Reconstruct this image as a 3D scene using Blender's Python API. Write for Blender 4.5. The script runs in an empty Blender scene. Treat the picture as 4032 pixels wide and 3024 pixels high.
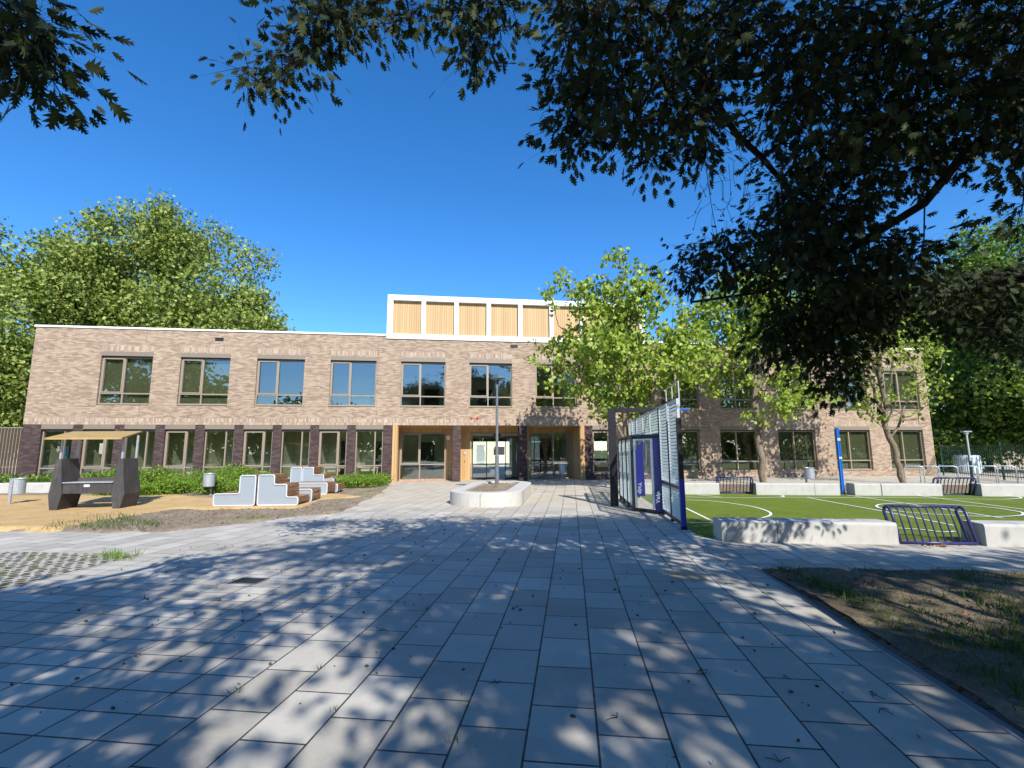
import bpy, math, random
import numpy as np
from mathutils import Vector, Matrix
R_ = math.radians
rnd = random.Random(7)
rng = np.random.default_rng(11)
sc = bpy.context.scene
col = sc.collection

# ------------------------------------------------------------------ camera
F, PITCH, ROLL, YAW, CX, CY, CZ = 1877.26, 0.13752, -0.00461, -0.13403, 16.8895, -25.4603, 1.6246
TH = 0.25612                       # the paving and the court are turned this much against the facade
cyw, syw = math.cos(YAW), math.sin(YAW)
FWD = np.array([-syw*math.cos(PITCH), cyw*math.cos(PITCH), math.sin(PITCH)])
_r = np.array([cyw, syw, 0.0]); _u = np.cross(_r, FWD)
RGT = math.cos(ROLL)*_r + math.sin(ROLL)*_u
UPV = -math.sin(ROLL)*_r + math.cos(ROLL)*_u
CAM = np.array([CX, CY, CZ])
cd = bpy.data.cameras.new('camera'); cam = bpy.data.objects.new('camera', cd); col.objects.link(cam)
cd.sensor_width = 36.0; cd.lens = F/4032*36.0; cd.clip_start = 0.05; cd.clip_end = 3000
m3 = Matrix((RGT, UPV, -FWD)).transposed()
cam.matrix_world = Matrix.Translation(Vector(CAM)) @ m3.to_4x4()
sc.camera = cam
sc.render.resolution_x, sc.render.resolution_y = 1024, 768

# ------------------------------------------------------------------ sky, sun, exposure
SUNV = Vector((0.27, -1.2, 1.0)).normalized()
w = bpy.data.worlds.new('World'); sc.world = w; w.use_nodes = True
nt = w.node_tree; bg = nt.nodes['Background']
sky = nt.nodes.new('ShaderNodeTexSky'); sky.sky_type = 'NISHITA'; sky.sun_disc = False
sky.sun_elevation = math.asin(SUNV.z); sky.sun_rotation = math.atan2(SUNV.x, SUNV.y)
sky.altitude = 600; sky.air_density = 1.0; sky.dust_density = 0.25; sky.ozone_density = 5.0
hs = nt.nodes.new('ShaderNodeHueSaturation'); hs.inputs['Hue'].default_value = .503; hs.inputs['Saturation'].default_value = 1.25; hs.inputs['Value'].default_value = 1.42
nt.links.new(sky.outputs[0], hs.inputs['Color']); nt.links.new(hs.outputs[0], bg.inputs[0]); bg.inputs[1].default_value = 0.116
sl = bpy.data.lights.new('sun', 'SUN'); sl.energy = 5.0; sl.angle = R_(0.53); sl.color = (1.0, 0.965, 0.915)
so = bpy.data.objects.new('sun', sl); col.objects.link(so)
so.rotation_euler = SUNV.to_track_quat('Z', 'Y').to_euler()
sc.view_settings.view_transform = 'Standard'; sc.view_settings.look = 'None'
sc.view_settings.exposure = 0.55; sc.view_settings.gamma = 1
sc.cycles.max_bounces = 6; sc.cycles.transparent_max_bounces = 12

# ------------------------------------------------------------------ placing helpers
def ray(x, y): return FWD + (x-2016)/F*RGT - (y-1512)/F*UPV
def G(x, y, z=0.0):                # point of height z seen at that place of the photo
    d = ray(x, y); t = (z-CZ)/d[2]; return CAM + t*d
def FP(x, y, Y=0.0):               # point on the vertical plane y = Y
    d = ray(x, y); t = (Y-CY)/d[1]; return CAM + t*d
def AT(x, y, dist):                # point at forward distance dist
    return CAM + dist*ray(x, y)
def P(a, b, z=0.0):                # paving frame -> world
    return np.array([CX + a*math.cos(TH) + b*math.sin(TH), CY - a*math.sin(TH) + b*math.cos(TH), z])
def PF(q):
    vx, vy = q[0]-CX, q[1]-CY
    return vx*math.cos(TH)-vy*math.sin(TH), vx*math.sin(TH)+vy*math.cos(TH)
def proj(q):
    d = np.asarray(q)-CAM; z = d @ FWD
    return 2016+F*(d @ RGT)/z, 1512-F*(d @ UPV)/z, z
def height(q, y):                  # height above ground point q that is seen at image row y
    lo, hi = 0.0, 30.0
    for _ in range(40):
        m = (lo+hi)/2
        if proj((q[0], q[1], m))[1] > y: lo = m
        else: hi = m
    return lo

# ------------------------------------------------------------------ object helpers
OFF = {}
def tag(o, label=None, cat=None, group=None, kind=None):
    if label: o['label'] = label
    if cat: o['category'] = cat
    if group: o['group'] = group
    if kind: o['kind'] = kind
    return o
def empty(name, loc, rz=0.0, label=None, cat=None, group=None):
    o = bpy.data.objects.new(name, None); col.objects.link(o)
    o.location = loc; o.rotation_euler = (0, 0, rz); o.empty_display_size = 0.2
    OFF[o.name] = (0, 0, 0)
    return tag(o, label, cat, group)
def copy_tree(o, parent=None):
    c = o.copy(); col.objects.link(c); c.parent = parent
    for ch in list(o.children): copy_tree(ch, c)
    return c
class MB:
    def __init__(s): s.v = []; s.f = []
    def add(s, vs, fs):
        n = len(s.v); s.v += [tuple(map(float, p)) for p in vs]; s.f += [tuple(i+n for i in f) for f in fs]; return s
    def box(s, x0, x1, y0, y1, z0, z1, bv=0.0):
        if x0 > x1: x0, x1 = x1, x0
        if y0 > y1: y0, y1 = y1, y0
        if z0 > z1: z0, z1 = z1, z0
        if bv <= 0:
            return s.add([(x0,y0,z0),(x1,y0,z0),(x1,y1,z0),(x0,y1,z0),(x0,y0,z1),(x1,y0,z1),(x1,y1,z1),(x0,y1,z1)],
                  [(0,3,2,1),(4,5,6,7),(0,1,5,4),(1,2,6,5),(2,3,7,6),(3,0,4,7)])
        b = min(bv, (x1-x0)/2.01, (y1-y0)/2.01, (z1-z0)/2.01)
        vs, ix = [], {}
        for i, sx in enumerate((0, 1)):
            for j, sy in enumerate((0, 1)):
                for k, sz in enumerate((0, 1)):
                    X = x1 if sx else x0; Y = y1 if sy else y0; Z = z1 if sz else z0
                    ax = X-b if sx else X+b; ay = Y-b if sy else Y+b; az = Z-b if sz else Z+b
                    ix[(i,j,k)] = len(vs); vs += [(X, ay, az), (ax, Y, az), (ax, ay, Z)]
        fs = []
        for i in (0, 1):
            fs.append([ix[(i,0,0)], ix[(i,1,0)], ix[(i,1,1)], ix[(i,0,1)]])
        for j in (0, 1):
            fs.append([ix[(0,j,0)]+1, ix[(1,j,0)]+1, ix[(1,j,1)]+1, ix[(0,j,1)]+1])
        for k in (0, 1):
            fs.append([ix[(0,0,k)]+2, ix[(1,0,k)]+2, ix[(1,1,k)]+2, ix[(0,1,k)]+2])
        for i in (0, 1):
            for j in (0, 1):
                a, c = ix[(i,j,0)], ix[(i,j,1)]; fs.append([a, a+1, c+1, c])
                a, c = ix[(i,0,j)], ix[(i,1,j)]; fs.append([a, a+2, c+2, c])
                a, c = ix[(0,i,j)], ix[(1,i,j)]; fs.append([a+1, a+2, c+2, c+1])
                for k in (0, 1):
                    q = ix[(i,j,k)]; fs.append([q, q+1, q+2])
        return s.add(vs, fs)
    def tube(s, pts, rad, n=8, caps=True):
        pts = [np.array(p, float) for p in pts]
        if not hasattr(rad, '__len__'): rad = [rad]*len(pts)
        N = len(pts); rings = []; prev = None
        for i, p in enumerate(pts):
            t = pts[min(i+1, N-1)]-pts[max(i-1, 0)]; t = t/(np.linalg.norm(t)+1e-9)
            if prev is None:
                h = np.array([0, 0, 1.0]) if abs(t[2]) < .9 else np.array([1.0, 0, 0])
                u = np.cross(t, h)
            else: u = prev - t*(prev @ t)
            u = u/(np.linalg.norm(u)+1e-9); v = np.cross(t, u); prev = u
            rings.append([p+rad[i]*(math.cos(2*math.pi*k/n)*u+math.sin(2*math.pi*k/n)*v) for k in range(n)])
        vs = [q for r in rings for q in r]; fs = []
        for i in range(N-1):
            for k in range(n):
                a = i*n+k; b = i*n+(k+1) % n; fs.append((a, b, b+n, a+n))
        if caps: fs += [tuple(range(n-1, -1, -1)), tuple((N-1)*n+k for k in range(n))]
        return s.add(vs, fs)
    def prism(s, poly, ax, c0, c1):    # polygon in the plane normal to axis ax ('x','y','z')
        n = len(poly)
        def pt(p, c):
            return {'x': (c, p[0], p[1]), 'y': (p[0], c, p[1]), 'z': (p[0], p[1], c)}[ax]
        vs = [pt(p, c0) for p in poly]+[pt(p, c1) for p in poly]
        fs = [tuple(range(n-1, -1, -1)), tuple(range(n, 2*n))]+[(i, (i+1) % n, n+(i+1) % n, n+i) for i in range(n)]
        return s.add(vs, fs)
    def lathe(s, prof, c=(0, 0), n=20):
        vs = [(c[0]+r*math.cos(2*math.pi*k/n), c[1]+r*math.sin(2*math.pi*k/n), z) for r, z in prof for k in range(n)]
        fs = [(i*n+k, i*n+(k+1) % n, (i+1)*n+(k+1) % n, (i+1)*n+k) for i in range(len(prof)-1) for k in range(n)]
        return s.add(vs, fs)
    def build(s, name, m, parent=None, off=(0, 0, 0), smooth=False, fix=True):
        me = bpy.data.meshes.new(name)
        me.from_pydata([(x-off[0], y-off[1], z-off[2]) for x, y, z in s.v], [], s.f)
        me.validate()
        if fix:
            import bmesh
            bm = bmesh.new(); bm.from_mesh(me); bmesh.ops.recalc_face_normals(bm, faces=bm.faces); bm.to_mesh(me); bm.free()
        me.materials.append(m)
        if smooth:
            me.polygons.foreach_set('use_smooth', [True]*len(me.polygons))
        o = bpy.data.objects.new(name, me); col.objects.link(o)
        if parent: o.parent = parent
        else: o.location = off
        return o
def fastmesh(name, V, T, mat, parent=None, off=(0, 0, 0), smooth=False):
    me = bpy.data.meshes.new(name); V = np.asarray(V, np.float32)-np.asarray(off, np.float32); T = np.asarray(T, np.int32)
    me.vertices.add(len(V)); me.vertices.foreach_set('co', V.ravel())
    k = T.shape[1]; me.loops.add(T.size); me.loops.foreach_set('vertex_index', T.ravel())
    me.polygons.add(len(T)); me.polygons.foreach_set('loop_start', np.arange(len(T), dtype=np.int32)*k)
    me.polygons.foreach_set('loop_total', np.full(len(T), k, np.int32))
    me.update(calc_edges=True); me.materials.append(mat)
    if smooth: me.polygons.foreach_set('use_smooth', [True]*len(me.polygons))
    o = bpy.data.objects.new(name, me); col.objects.link(o)
    if parent: o.parent = parent
    else: o.location = off
    return o

# ------------------------------------------------------------------ materials
class NT:
    def __init__(s, name):
        s.m = bpy.data.materials.new(name); s.m.use_nodes = True; s.t = s.m.node_tree; s.n = s.t.nodes
        s.b = s.n['Principled BSDF']; s.out = s.n['Material Output']
    def node(s, typ, **kw):
        n = s.n.new(typ)
        for k, v in kw.items(): setattr(n, k, v)
        return n
    def link(s, a, b): s.t.links.new(a, b)
    def obj(s): return s.node('ShaderNodeTexCoord').outputs['Object']
    def noise(s, vec, scale, detail=3, rough=.6):
        n = s.node('ShaderNodeTexNoise'); n.inputs['Scale'].default_value = scale
        n.inputs['Detail'].default_value = detail; n.inputs['Roughness'].default_value = rough
        s.link(vec, n.inputs['Vector']); return n.outputs['Fac']
    def ramp(s, fac, stops):
        r = s.node('ShaderNodeValToRGB'); e = r.color_ramp.elements
        while len(e) < len(stops): e.new(.5)
        for el, (p, c) in zip(e, stops): el.position = p; el.color = (*c, 1)
        s.link(fac, r.inputs[0]); return r.outputs[0]
    def mix(s, a, b, fac, mode='MIX'):
        n = s.node('ShaderNodeMix', data_type='RGBA', blend_type=mode)
        for sock, v in ((n.inputs[6], a), (n.inputs[7], b), (n.inputs[0], fac)):
            if isinstance(v, (int, float)): sock.default_value = v
            elif isinstance(v, tuple): sock.default_value = (*v, 1)
            else: s.link(v, sock)
        return n.outputs[2]
    def math(s, op, a, b=0.0):
        n = s.node('ShaderNodeMath', operation=op)
        for sock, v in ((n.inputs[0], a), (n.inputs[1], b)):
            if isinstance(v, (int, float)): sock.default_value = v
            else: s.link(v, sock)
        return n.outputs[0]
    def bump(s, h, strength=.3, dist=.02):
        n = s.node('ShaderNodeBump'); n.inputs['Strength'].default_value = strength; n.inputs['Distance'].default_value = dist
        s.link(h, n.inputs['Height']); s.link(n.outputs[0], s.b.inputs['Normal'])
    def color(s, c):
        if isinstance(c, tuple): s.b.inputs['Base Color'].default_value = (*c, 1)
        else: s.link(c, s.b.inputs['Base Color'])
        return s
    def set(s, rough=.7, metal=0.0, spec=.4):
        s.b.inputs['Roughness'].default_value = rough; s.b.inputs['Metallic'].default_value = metal
        s.b.inputs['Specular IOR Level'].default_value = spec; return s
def plain(name, c, rough=.6, metal=0.0, var=.12, scale=6.0, spec=.4, bump=0.0):
    k = NT(name); v = k.obj(); n = k.noise(v, scale, 5, .65)
    lo = tuple(max(0, x*(1-var)) for x in c); hi = tuple(min(1, x*(1+var)) for x in c)
    k.color(k.ramp(n, [(.3, lo), (.7, hi)])).set(rough, metal, spec)
    if bump: k.bump(k.noise(v, scale*9, 3), bump, .01)
    return k.m
def brick(name, stops, mortar, bw=.235, rh=.058, ms=.004, vert=False, off=.5, big=.10):
    k = NT(name); v = k.obj(); sp = k.node('ShaderNodeSeparateXYZ'); k.link(v, sp.inputs[0])
    xy = k.math('ADD', sp.outputs[0], sp.outputs[1]); cb = k.node('ShaderNodeCombineXYZ')
    if vert: k.link(sp.outputs[2], cb.inputs[0]); k.link(xy, cb.inputs[1])
    else: k.link(xy, cb.inputs[0]); k.link(sp.outputs[2], cb.inputs[1])
    b = k.node('ShaderNodeTexBrick'); b.offset = off; b.squash = 1
    k.link(cb.outputs[0], b.inputs['Vector'])
    for nme, val in (('Scale', 1.0), ('Mortar Size', ms), ('Mortar Smooth', .3), ('Bias', 0.0), ('Brick Width', bw), ('Row Height', rh)):
        b.inputs[nme].default_value = val
    b.inputs['Color1'].default_value = (0, 0, 0, 1); b.inputs['Color2'].default_value = (1, 1, 1, 1); b.inputs['Mortar'].default_value = (.5, .5, .5, 1)
    # second, coarser random tone so that runs of bricks read at a distance
    st = k.node('ShaderNodeMapping'); st.inputs['Scale'].default_value = (4.2, 17.0, 1) if not vert else (5, 12, 1); k.link(cb.outputs[0], st.inputs[0])
    n1 = k.noise(st.outputs[0], 1.0, 3, .7)
    t = k.math('ADD', k.math('MULTIPLY', b.outputs['Color'], .50), k.math('MULTIPLY', n1, .34))
    c = k.ramp(k.math('ADD', t, .08), stops)
    n2 = k.noise(v, .35, 3, .5)
    c = k.mix(c, k.mix((1-big, 1-big, 1-big), (1+big, 1+big, 1+big), n2), 1.0, 'MULTIPLY')
    c = k.mix(c, mortar, b.outputs['Fac']); k.color(c).set(.85, 0, .25)
    k.bump(k.math('SUBTRACT', k.math('MULTIPLY', b.outputs['Color'], .3), b.outputs['Fac']), .6, .012)
    return k.m
M = {}
M['brick'] = brick('light_brick', [(0, (.15, .10, .068)), (.25, (.245, .172, .120)), (.5, (.34, .25, .177)), (.75, (.435, .335, .238)), (1, (.60, .51, .38))], (.30, .23, .17))
M['soldier'] = brick('light_brick_soldier', [(0, (.19, .135, .098)), (.3, (.30, .215, .155)), (.6, (.41, .31, .225)), (1, (.60, .51, .39))], (.31, .24, .175), bw=.235, rh=.062, vert=True, off=0.0)
M['dbrick'] = brick('dark_brick', [(0, (.030, .020, .020)), (.4, (.062, .040, .038)), (.7, (.10, .066, .060)), (1, (.17, .12, .105))], (.035, .027, .026))
M['coping'] = plain('white_coping', (.78, .77, .72), .5)
M['whiteframe'] = plain('white_render', (.70, .70, .66), .6, var=.05, scale=1.5)
M['bronze'] = plain('bronze_aluminium', (.31, .25, .18), .4, .15, .04, 2)
M['lintel'] = plain('bronze_lintel_box', (.235, .19, .14), .45, .15, .04, 2)
M['darkgap'] = plain('dark_recess', (.02, .018, .016), .8)
def timber(name, lo, hi, board=.12, axis='x', dark=.25):
    k = NT(name); v = k.obj(); sp = k.node('ShaderNodeSeparateXYZ'); k.link(v, sp.inputs[0])
    u = k.math('ADD', sp.outputs[0], sp.outputs[1])
    q = k.math('DIVIDE', u, board); fr = k.math('FRACT', q); fl = k.math('FLOOR', q)
    wn = k.node('ShaderNodeTexWhiteNoise', noise_dimensions='1D'); k.link(fl, wn.inputs['W'])
    mp = k.node('ShaderNodeMapping'); mp.inputs['Scale'].default_value = (14, 14, 1.1); k.link(v, mp.inputs[0])
    g = k.noise(mp.outputs[0], 2.2, 5, .65)
    t = k.math('ADD', k.math('MULTIPLY', wn.outputs['Value'], .45), k.math('MULTIPLY', g, .6))
    c = k.ramp(t, [(.15, lo), (.85, hi)])
    e = k.math('LESS_THAN', fr, .10); c = k.mix(c, tuple(x*dark for x in lo), k.math('MULTIPLY', e, .75))
    k.color(c).set(.55, 0, .3); k.bump(k.math('SUBTRACT', 1.0, e), .5, .01)
    return k.m
M['timber'] = timber('larch_cladding', (.38, .215, .085), (.55, .345, .155), .13)
M['boxtimber'] = timber('rooftop_larch', (.42, .265, .12), (.54, .36, .175), .125)
def glassmat(name, tint=(.90, .94, .84), refl=.19):
    k = NT(name); k.n.remove(k.b)
    tr = k.node('ShaderNodeBsdfTransparent'); tr.inputs[0].default_value = (*tint, 1)
    gl = k.node('ShaderNodeBsdfGlossy'); gl.inputs['Roughness'].default_value = 0.0; gl.inputs['Color'].default_value = (.93, .97, .95, 1)
    lw = k.node('ShaderNodeFresnel'); lw.inputs[0].default_value = 1.5
    f = k.math('ADD', k.math('MULTIPLY', lw.outputs[0], 1.1), refl)
    n = k.noise(k.obj(), .9, 1, .4)
    bp = k.node('ShaderNodeBump'); bp.inputs['Strength'].default_value = .03; bp.inputs['Distance'].default_value = .1
    k.link(n, bp.inputs['Height']); k.link(bp.outputs[0], gl.inputs['Normal'])
    mx = k.node('ShaderNodeMixShader'); k.link(f, mx.inputs[0]); k.link(tr.outputs[0], mx.inputs[1]); k.link(gl.outputs[0], mx.inputs[2])
    k.link(mx.outputs[0], k.out.inputs[0]); return k.m
M['glass'] = glassmat('window_glass')
M['interior'] = plain('interior_plaster', (.78, .80, .62), .9, var=.03)
M['intfloor'] = plain('interior_floor', (.20, .20, .19), .5)
M['ceiling'] = plain('interior_ceiling', (.62, .63, .60), .9, var=.02)
M['intdoor'] = plain('interior_dark_door', (.035, .035, .035), .5)
M['galv'] = plain('galvanised_steel', (.47, .51, .54), .42, .55, .16, 14)
M['postgrey'] = plain('grey_lamp_paint', (.13, .145, .155), .5)
M['black'] = plain('black_powder_coat', (.018, .019, .022), .38, .0, .2, 5)
M['blue'] = plain('dark_blue_paint', (.022, .025, .15), .38, 0, .15)
M['blue2'] = plain('banner_blue', (.045, .05, .30), .5, 0, .15)
M['brightblue'] = plain('bright_blue_paint', (.012, .13, .48), .35, 0, .1)
M['navy'] = plain('navy_tube_paint', (.035, .035, .12), .35, 0, .2)
M['white'] = plain('white_paint', (.80, .80, .78), .5, var=.04)
M['blade'] = None
k = NT('frosted_louvre_blade'); k.color((.78, .82, .82)).set(.4, 0, .4); tl = k.node('ShaderNodeBsdfTranslucent'); tl.inputs[0].default_value = (.86, .90, .90, 1)
mx = k.node('ShaderNodeMixShader'); mx.inputs[0].default_value = .88; k.link(k.b.outputs[0], mx.inputs[1]); k.link(tl.outputs[0], mx.inputs[2]); k.link(mx.outputs[0], k.out.inputs[0]); M['blade'] = k.m
M['silver'] = plain('silver_louvre', (.62, .66, .68), .35, .45, .06, 4)
def concrete(name, c, bands=True):
    k = NT(name); v = k.obj(); n = k.noise(v, 2.5, 6, .65); f = k.noise(v, 60, 2, .5)
    mp = k.node('ShaderNodeMapping'); mp.inputs['Scale'].default_value = (5, 5, .7); k.link(v, mp.inputs[0]); s_ = k.noise(mp.outputs[0], 1.6, 5, .7)
    t = k.math('ADD', k.math('MULTIPLY', n, .5), k.math('ADD', k.math('MULTIPLY', f, .15), k.math('MULTIPLY', s_, .35)))
    k.color(k.ramp(t, [(.30, tuple(x*.62 for x in c)), (.48, tuple(x*.95 for x in c)), (.72, tuple(min(1, x*1.12) for x in c))])).set(.8, 0, .3)
    k.bump(k.math('ADD', n, k.math('MULTIPLY', f, .3)), .25, .01); return k.m
M['concrete'] = concrete('pale_precast_concrete', (.45, .435, .39))
M['planter'] = concrete('planter_concrete', (.50, .48, .425))
M['kerb'] = concrete('grey_edging', (.30, .30, .29))
M['composite'] = None
k = NT('charcoal_composite'); v = k.obj(); mp = k.node('ShaderNodeMapping'); mp.inputs['Scale'].default_value = (9, 9, .8); k.link(v, mp.inputs[0])
k.color(k.ramp(k.math('ADD', k.math('MULTIPLY', k.noise(mp.outputs[0], 3, 5, .7), .6), k.math('MULTIPLY', k.noise(v, 2, 4, .6), .4)), [(.3, (.032, .030, .030)), (.55, (.062, .058, .056)), (.75, (.15, .145, .14))])).set(.6, 0, .35)
M['composite'] = k.m
k = NT('ochre_roof_boards'); v = k.obj(); mp = k.node('ShaderNodeMapping'); mp.inputs['Scale'].default_value = (1.2, 16, 3); k.link(v, mp.inputs[0])
k.color(k.ramp(k.noise(mp.outputs[0], 2, 5, .7), [(.3, (.24, .15, .055)), (.5, (.38, .25, .09)), (.7, (.48, .33, .13))])).set(.7); M['canopy'] = k.m
k = NT('oiled_hardwood'); v = k.obj(); mp = k.node('ShaderNodeMapping'); mp.inputs['Scale'].default_value = (10, 1.0, 10); k.link(v, mp.inputs[0])
k.color(k.ramp(k.noise(mp.outputs[0], 3, 5, .7), [(.28, (.09, .038, .016)), (.5, (.24, .115, .05)), (.72, (.44, .25, .12))])).set(.5); M['hardwood'] = k.m
# perforated steel plate
k = NT('perforated_grey_plate'); v = k.obj(); k.color(k.ramp(k.noise(v, 90, 2, .5), [(.35, (.27, .31, .34)), (.65, (.40, .44, .47))])).set(.5, .3); M['plate'] = k.m
M['plateframe'] = plain('galvanised_edge', (.66, .70, .72), .4, .3, .08)

def ground_paving():
    k = NT('concrete_pavers'); v = k.obj(); sp = k.node('ShaderNodeSeparateXYZ'); k.link(v, sp.inputs[0])
    def bt(ox, oy, bw, rh, off, wob):
        cb = k.node('ShaderNodeCombineXYZ'); k.link(k.math('ADD', sp.outputs[1], ox), cb.inputs[0]); k.link(k.math('ADD', sp.outputs[0], oy), cb.inputs[1])
        b = k.node('ShaderNodeTexBrick'); b.offset = off; b.squash = 1; k.link(cb.outputs[0], b.inputs['Vector'])
        for nme, val in (('Scale', 1.0), ('Mortar Size', wob), ('Mortar Smooth', .35), ('Bias', 0.0), ('Brick Width', bw), ('Row Height', rh)):
            b.inputs[nme].default_value = val
        b.inputs['Color1'].default_value = (0, 0, 0, 1); b.inputs['Color2'].default_value = (1, 1, 1, 1); b.inputs['Mortar'].default_value = (.4, .4, .4, 1); return b
    b1 = bt(56.0-3.03, 40.5+.29, .56, .405, .5, .008); b2 = bt(50.0, 40.5+.29, .27, .405, .0, .008)
    sel = k.math('MULTIPLY', k.math('LESS_THAN', sp.outputs[0], -2.315), k.math('LESS_THAN', sp.outputs[1], 7.2))
    sel2 = k.math('MULTIPLY', sel, k.math('GREATER_THAN', sp.outputs[1], -3))
    tone = k.mix(b1.outputs['Color'], b2.outputs['Color'], sel2); fac = k.mix(b1.outputs['Fac'], b2.outputs['Fac'], sel2)
    n = k.noise(v, 1.1, 5, .6); f = k.noise(v, 26, 4, .7); ff = k.noise(v, 140, 2, .6)
    t = k.math('ADD', k.math('ADD', k.math('MULTIPLY', tone, .33), k.math('MULTIPLY', n, .56)), k.math('ADD', k.math('MULTIPLY', f, .22), k.math('MULTIPLY', ff, .08)))
    c = k.ramp(t, [(.28, (.285, .258, .208)), (.6, (.415, .385, .325)), (.92, (.53, .495, .42))])
    # sandy dust swept over the part near the entrance and in patches
    sd = k.noise(v, .42, 4, .6)
    db = k.node('ShaderNodeMapRange'); k.link(sp.outputs[1], db.inputs[0]); db.inputs[1].default_value = 8; db.inputs[2].default_value = 16
    s1 = k.ramp(k.math('ADD', sd, k.math('MULTIPLY', db.outputs[0], .32)), [(.62, (0, 0, 0)), (.85, (1, 1, 1))])
    c = k.mix(c, (.50, .42, .29), k.math('MULTIPLY', s1, .5))
    st = k.ramp(k.noise(v, 3.2, 6, .75), [(.60, (0, 0, 0)), (.75, (1, 1, 1))]); c = k.mix(c, (.24, .235, .22), k.math('MULTIPLY', st, .4))
    jn = k.noise(v, 9, 3, .7); jf = k.math('MULTIPLY', fac, k.math('ADD', .55, k.math('MULTIPLY', jn, .8)))
    c = k.mix(c, (.035, .035, .032), k.math('MINIMUM', jf, 1.0))
    k.color(c).set(.78, 0, .35)
    k.bump(k.math('ADD', k.math('MULTIPLY', k.math('SUBTRACT', 1.0, fac), 1.0), k.math('ADD', k.math('MULTIPLY', f, .12), k.math('MULTIPLY', tone, .15))), .5, .008)
    return k.m
M['paving'] = ground_paving()
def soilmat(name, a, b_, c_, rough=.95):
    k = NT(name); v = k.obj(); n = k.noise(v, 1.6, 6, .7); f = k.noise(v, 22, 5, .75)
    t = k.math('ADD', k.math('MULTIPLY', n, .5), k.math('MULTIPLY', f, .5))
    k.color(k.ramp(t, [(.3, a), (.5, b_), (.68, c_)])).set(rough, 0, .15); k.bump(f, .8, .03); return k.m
M['soil'] = soilmat('dry_soil', (.12, .085, .055), (.25, .195, .135), (.40, .335, .25))
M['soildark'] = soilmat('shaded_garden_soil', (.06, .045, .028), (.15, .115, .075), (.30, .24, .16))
M['sand'] = soilmat('ochre_gravel_path', (.36, .225, .085), (.49, .33, .145), (.60, .44, .24))
M['dirt'] = soilmat('brown_dirt', (.12, .085, .055), (.20, .15, .10), (.32, .25, .17))
M['far'] = soilmat('far_ground', (.05, .07, .025), (.09, .11, .04), (.16, .15, .08))
def turf():
    k = NT('artificial_turf'); v = k.obj(); n = k.noise(v, 1.0, 4, .6); f = k.noise(v, 45, 4, .8); ff = k.noise(v, 9, 4, .7)
    t = k.math('ADD', k.math('ADD', k.math('MULTIPLY', n, .25), k.math('MULTIPLY', f, .45)), k.math('MULTIPLY', ff, .3))
    k.color(k.ramp(t, [(.3, (.075, .115, .010)), (.5, (.145, .195, .020)), (.7, (.23, .275, .045))])).set(.8, 0, .2); k.bump(f, 1.0, .03); return k.m
M['turf'] = turf()
def grasspaver():
    k = NT('grass_concrete_pavers'); v = k.obj(); mp = k.node('ShaderNodeMapping'); mp.inputs['Scale'].default_value = (1/.13, 1/.13, 1); mp.inputs['Rotation'].default_value = (0, 0, R_(45)); k.link(v, mp.inputs[0])
    vo = k.node('ShaderNodeTexVoronoi'); vo.inputs['Scale'].default_value = 1; vo.inputs['Randomness'].default_value = .3; k.link(mp.outputs[0], vo.inputs['Vector'])
    h = k.ramp(vo.outputs['Distance'], [(.33, (0, 0, 0)), (.42, (1, 1, 1))])
    n = k.noise(v, 3, 5, .7); c1 = k.ramp(n, [(.3, (.29, .275, .235)), (.7, (.44, .42, .36))])
    c2 = k.ramp(k.noise(v, 2, 4, .7), [(.45, (.10, .055, .03)), (.62, (.085, .10, .03))])
    k.color(k.mix(c2, c1, h)).set(.9, 0, .2); k.bump(h, 1.0, .05); return k.m
M['grasspaver'] = grasspaver()
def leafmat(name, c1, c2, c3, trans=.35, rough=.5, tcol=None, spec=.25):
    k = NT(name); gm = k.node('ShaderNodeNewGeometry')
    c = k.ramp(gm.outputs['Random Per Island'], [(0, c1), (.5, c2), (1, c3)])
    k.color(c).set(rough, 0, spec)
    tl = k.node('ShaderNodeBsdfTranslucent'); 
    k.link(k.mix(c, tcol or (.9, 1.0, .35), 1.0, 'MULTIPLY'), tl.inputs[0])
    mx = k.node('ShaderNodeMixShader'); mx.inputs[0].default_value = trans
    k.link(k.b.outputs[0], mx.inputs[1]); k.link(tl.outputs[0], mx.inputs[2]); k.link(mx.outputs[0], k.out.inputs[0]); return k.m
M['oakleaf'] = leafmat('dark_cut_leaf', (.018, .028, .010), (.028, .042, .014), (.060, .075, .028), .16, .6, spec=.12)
M['limeleaf'] = leafmat('lime_leaf', (.17, .25, .028), (.27, .36, .042), (.40, .47, .085), .28, .5)
M['planeleaf'] = leafmat('plane_tree_leaf', (.125, .175, .028), (.22, .275, .048), (.38, .42, .12), .25, .5)
M['woodleaf'] = leafmat('woodland_leaf', (.06, .11, .016), (.12, .20, .028), (.23, .32, .05), .3, .5)
M['weedleaf'] = leafmat('weed_leaf', (.075, .145, .016), (.145, .25, .024), (.27, .38, .05), .3, .6)
M['grassblade'] = leafmat('grass_blade', (.04, .075, .012), (.075, .125, .022), (.16, .19, .06), .3, .7)
def bark(name, a, b_):
    k = NT(name); v = k.obj(); mp = k.node('ShaderNodeMapping'); mp.inputs['Scale'].default_value = (7, 7, 2); k.link(v, mp.inputs[0]); n = k.noise(mp.outputs[0], 3, 6, .75)
    k.color(k.ramp(n, [(.35, a), (.65, b_)])).set(.9, 0, .15); k.bump(n, 1.0, .05); return k.m
M['bark'] = bark('grey_brown_bark', (.11, .085, .055), (.33, .27, .19))
M['barkdark'] = bark('dark_bark', (.02, .017, .013), (.06, .05, .04))

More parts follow.
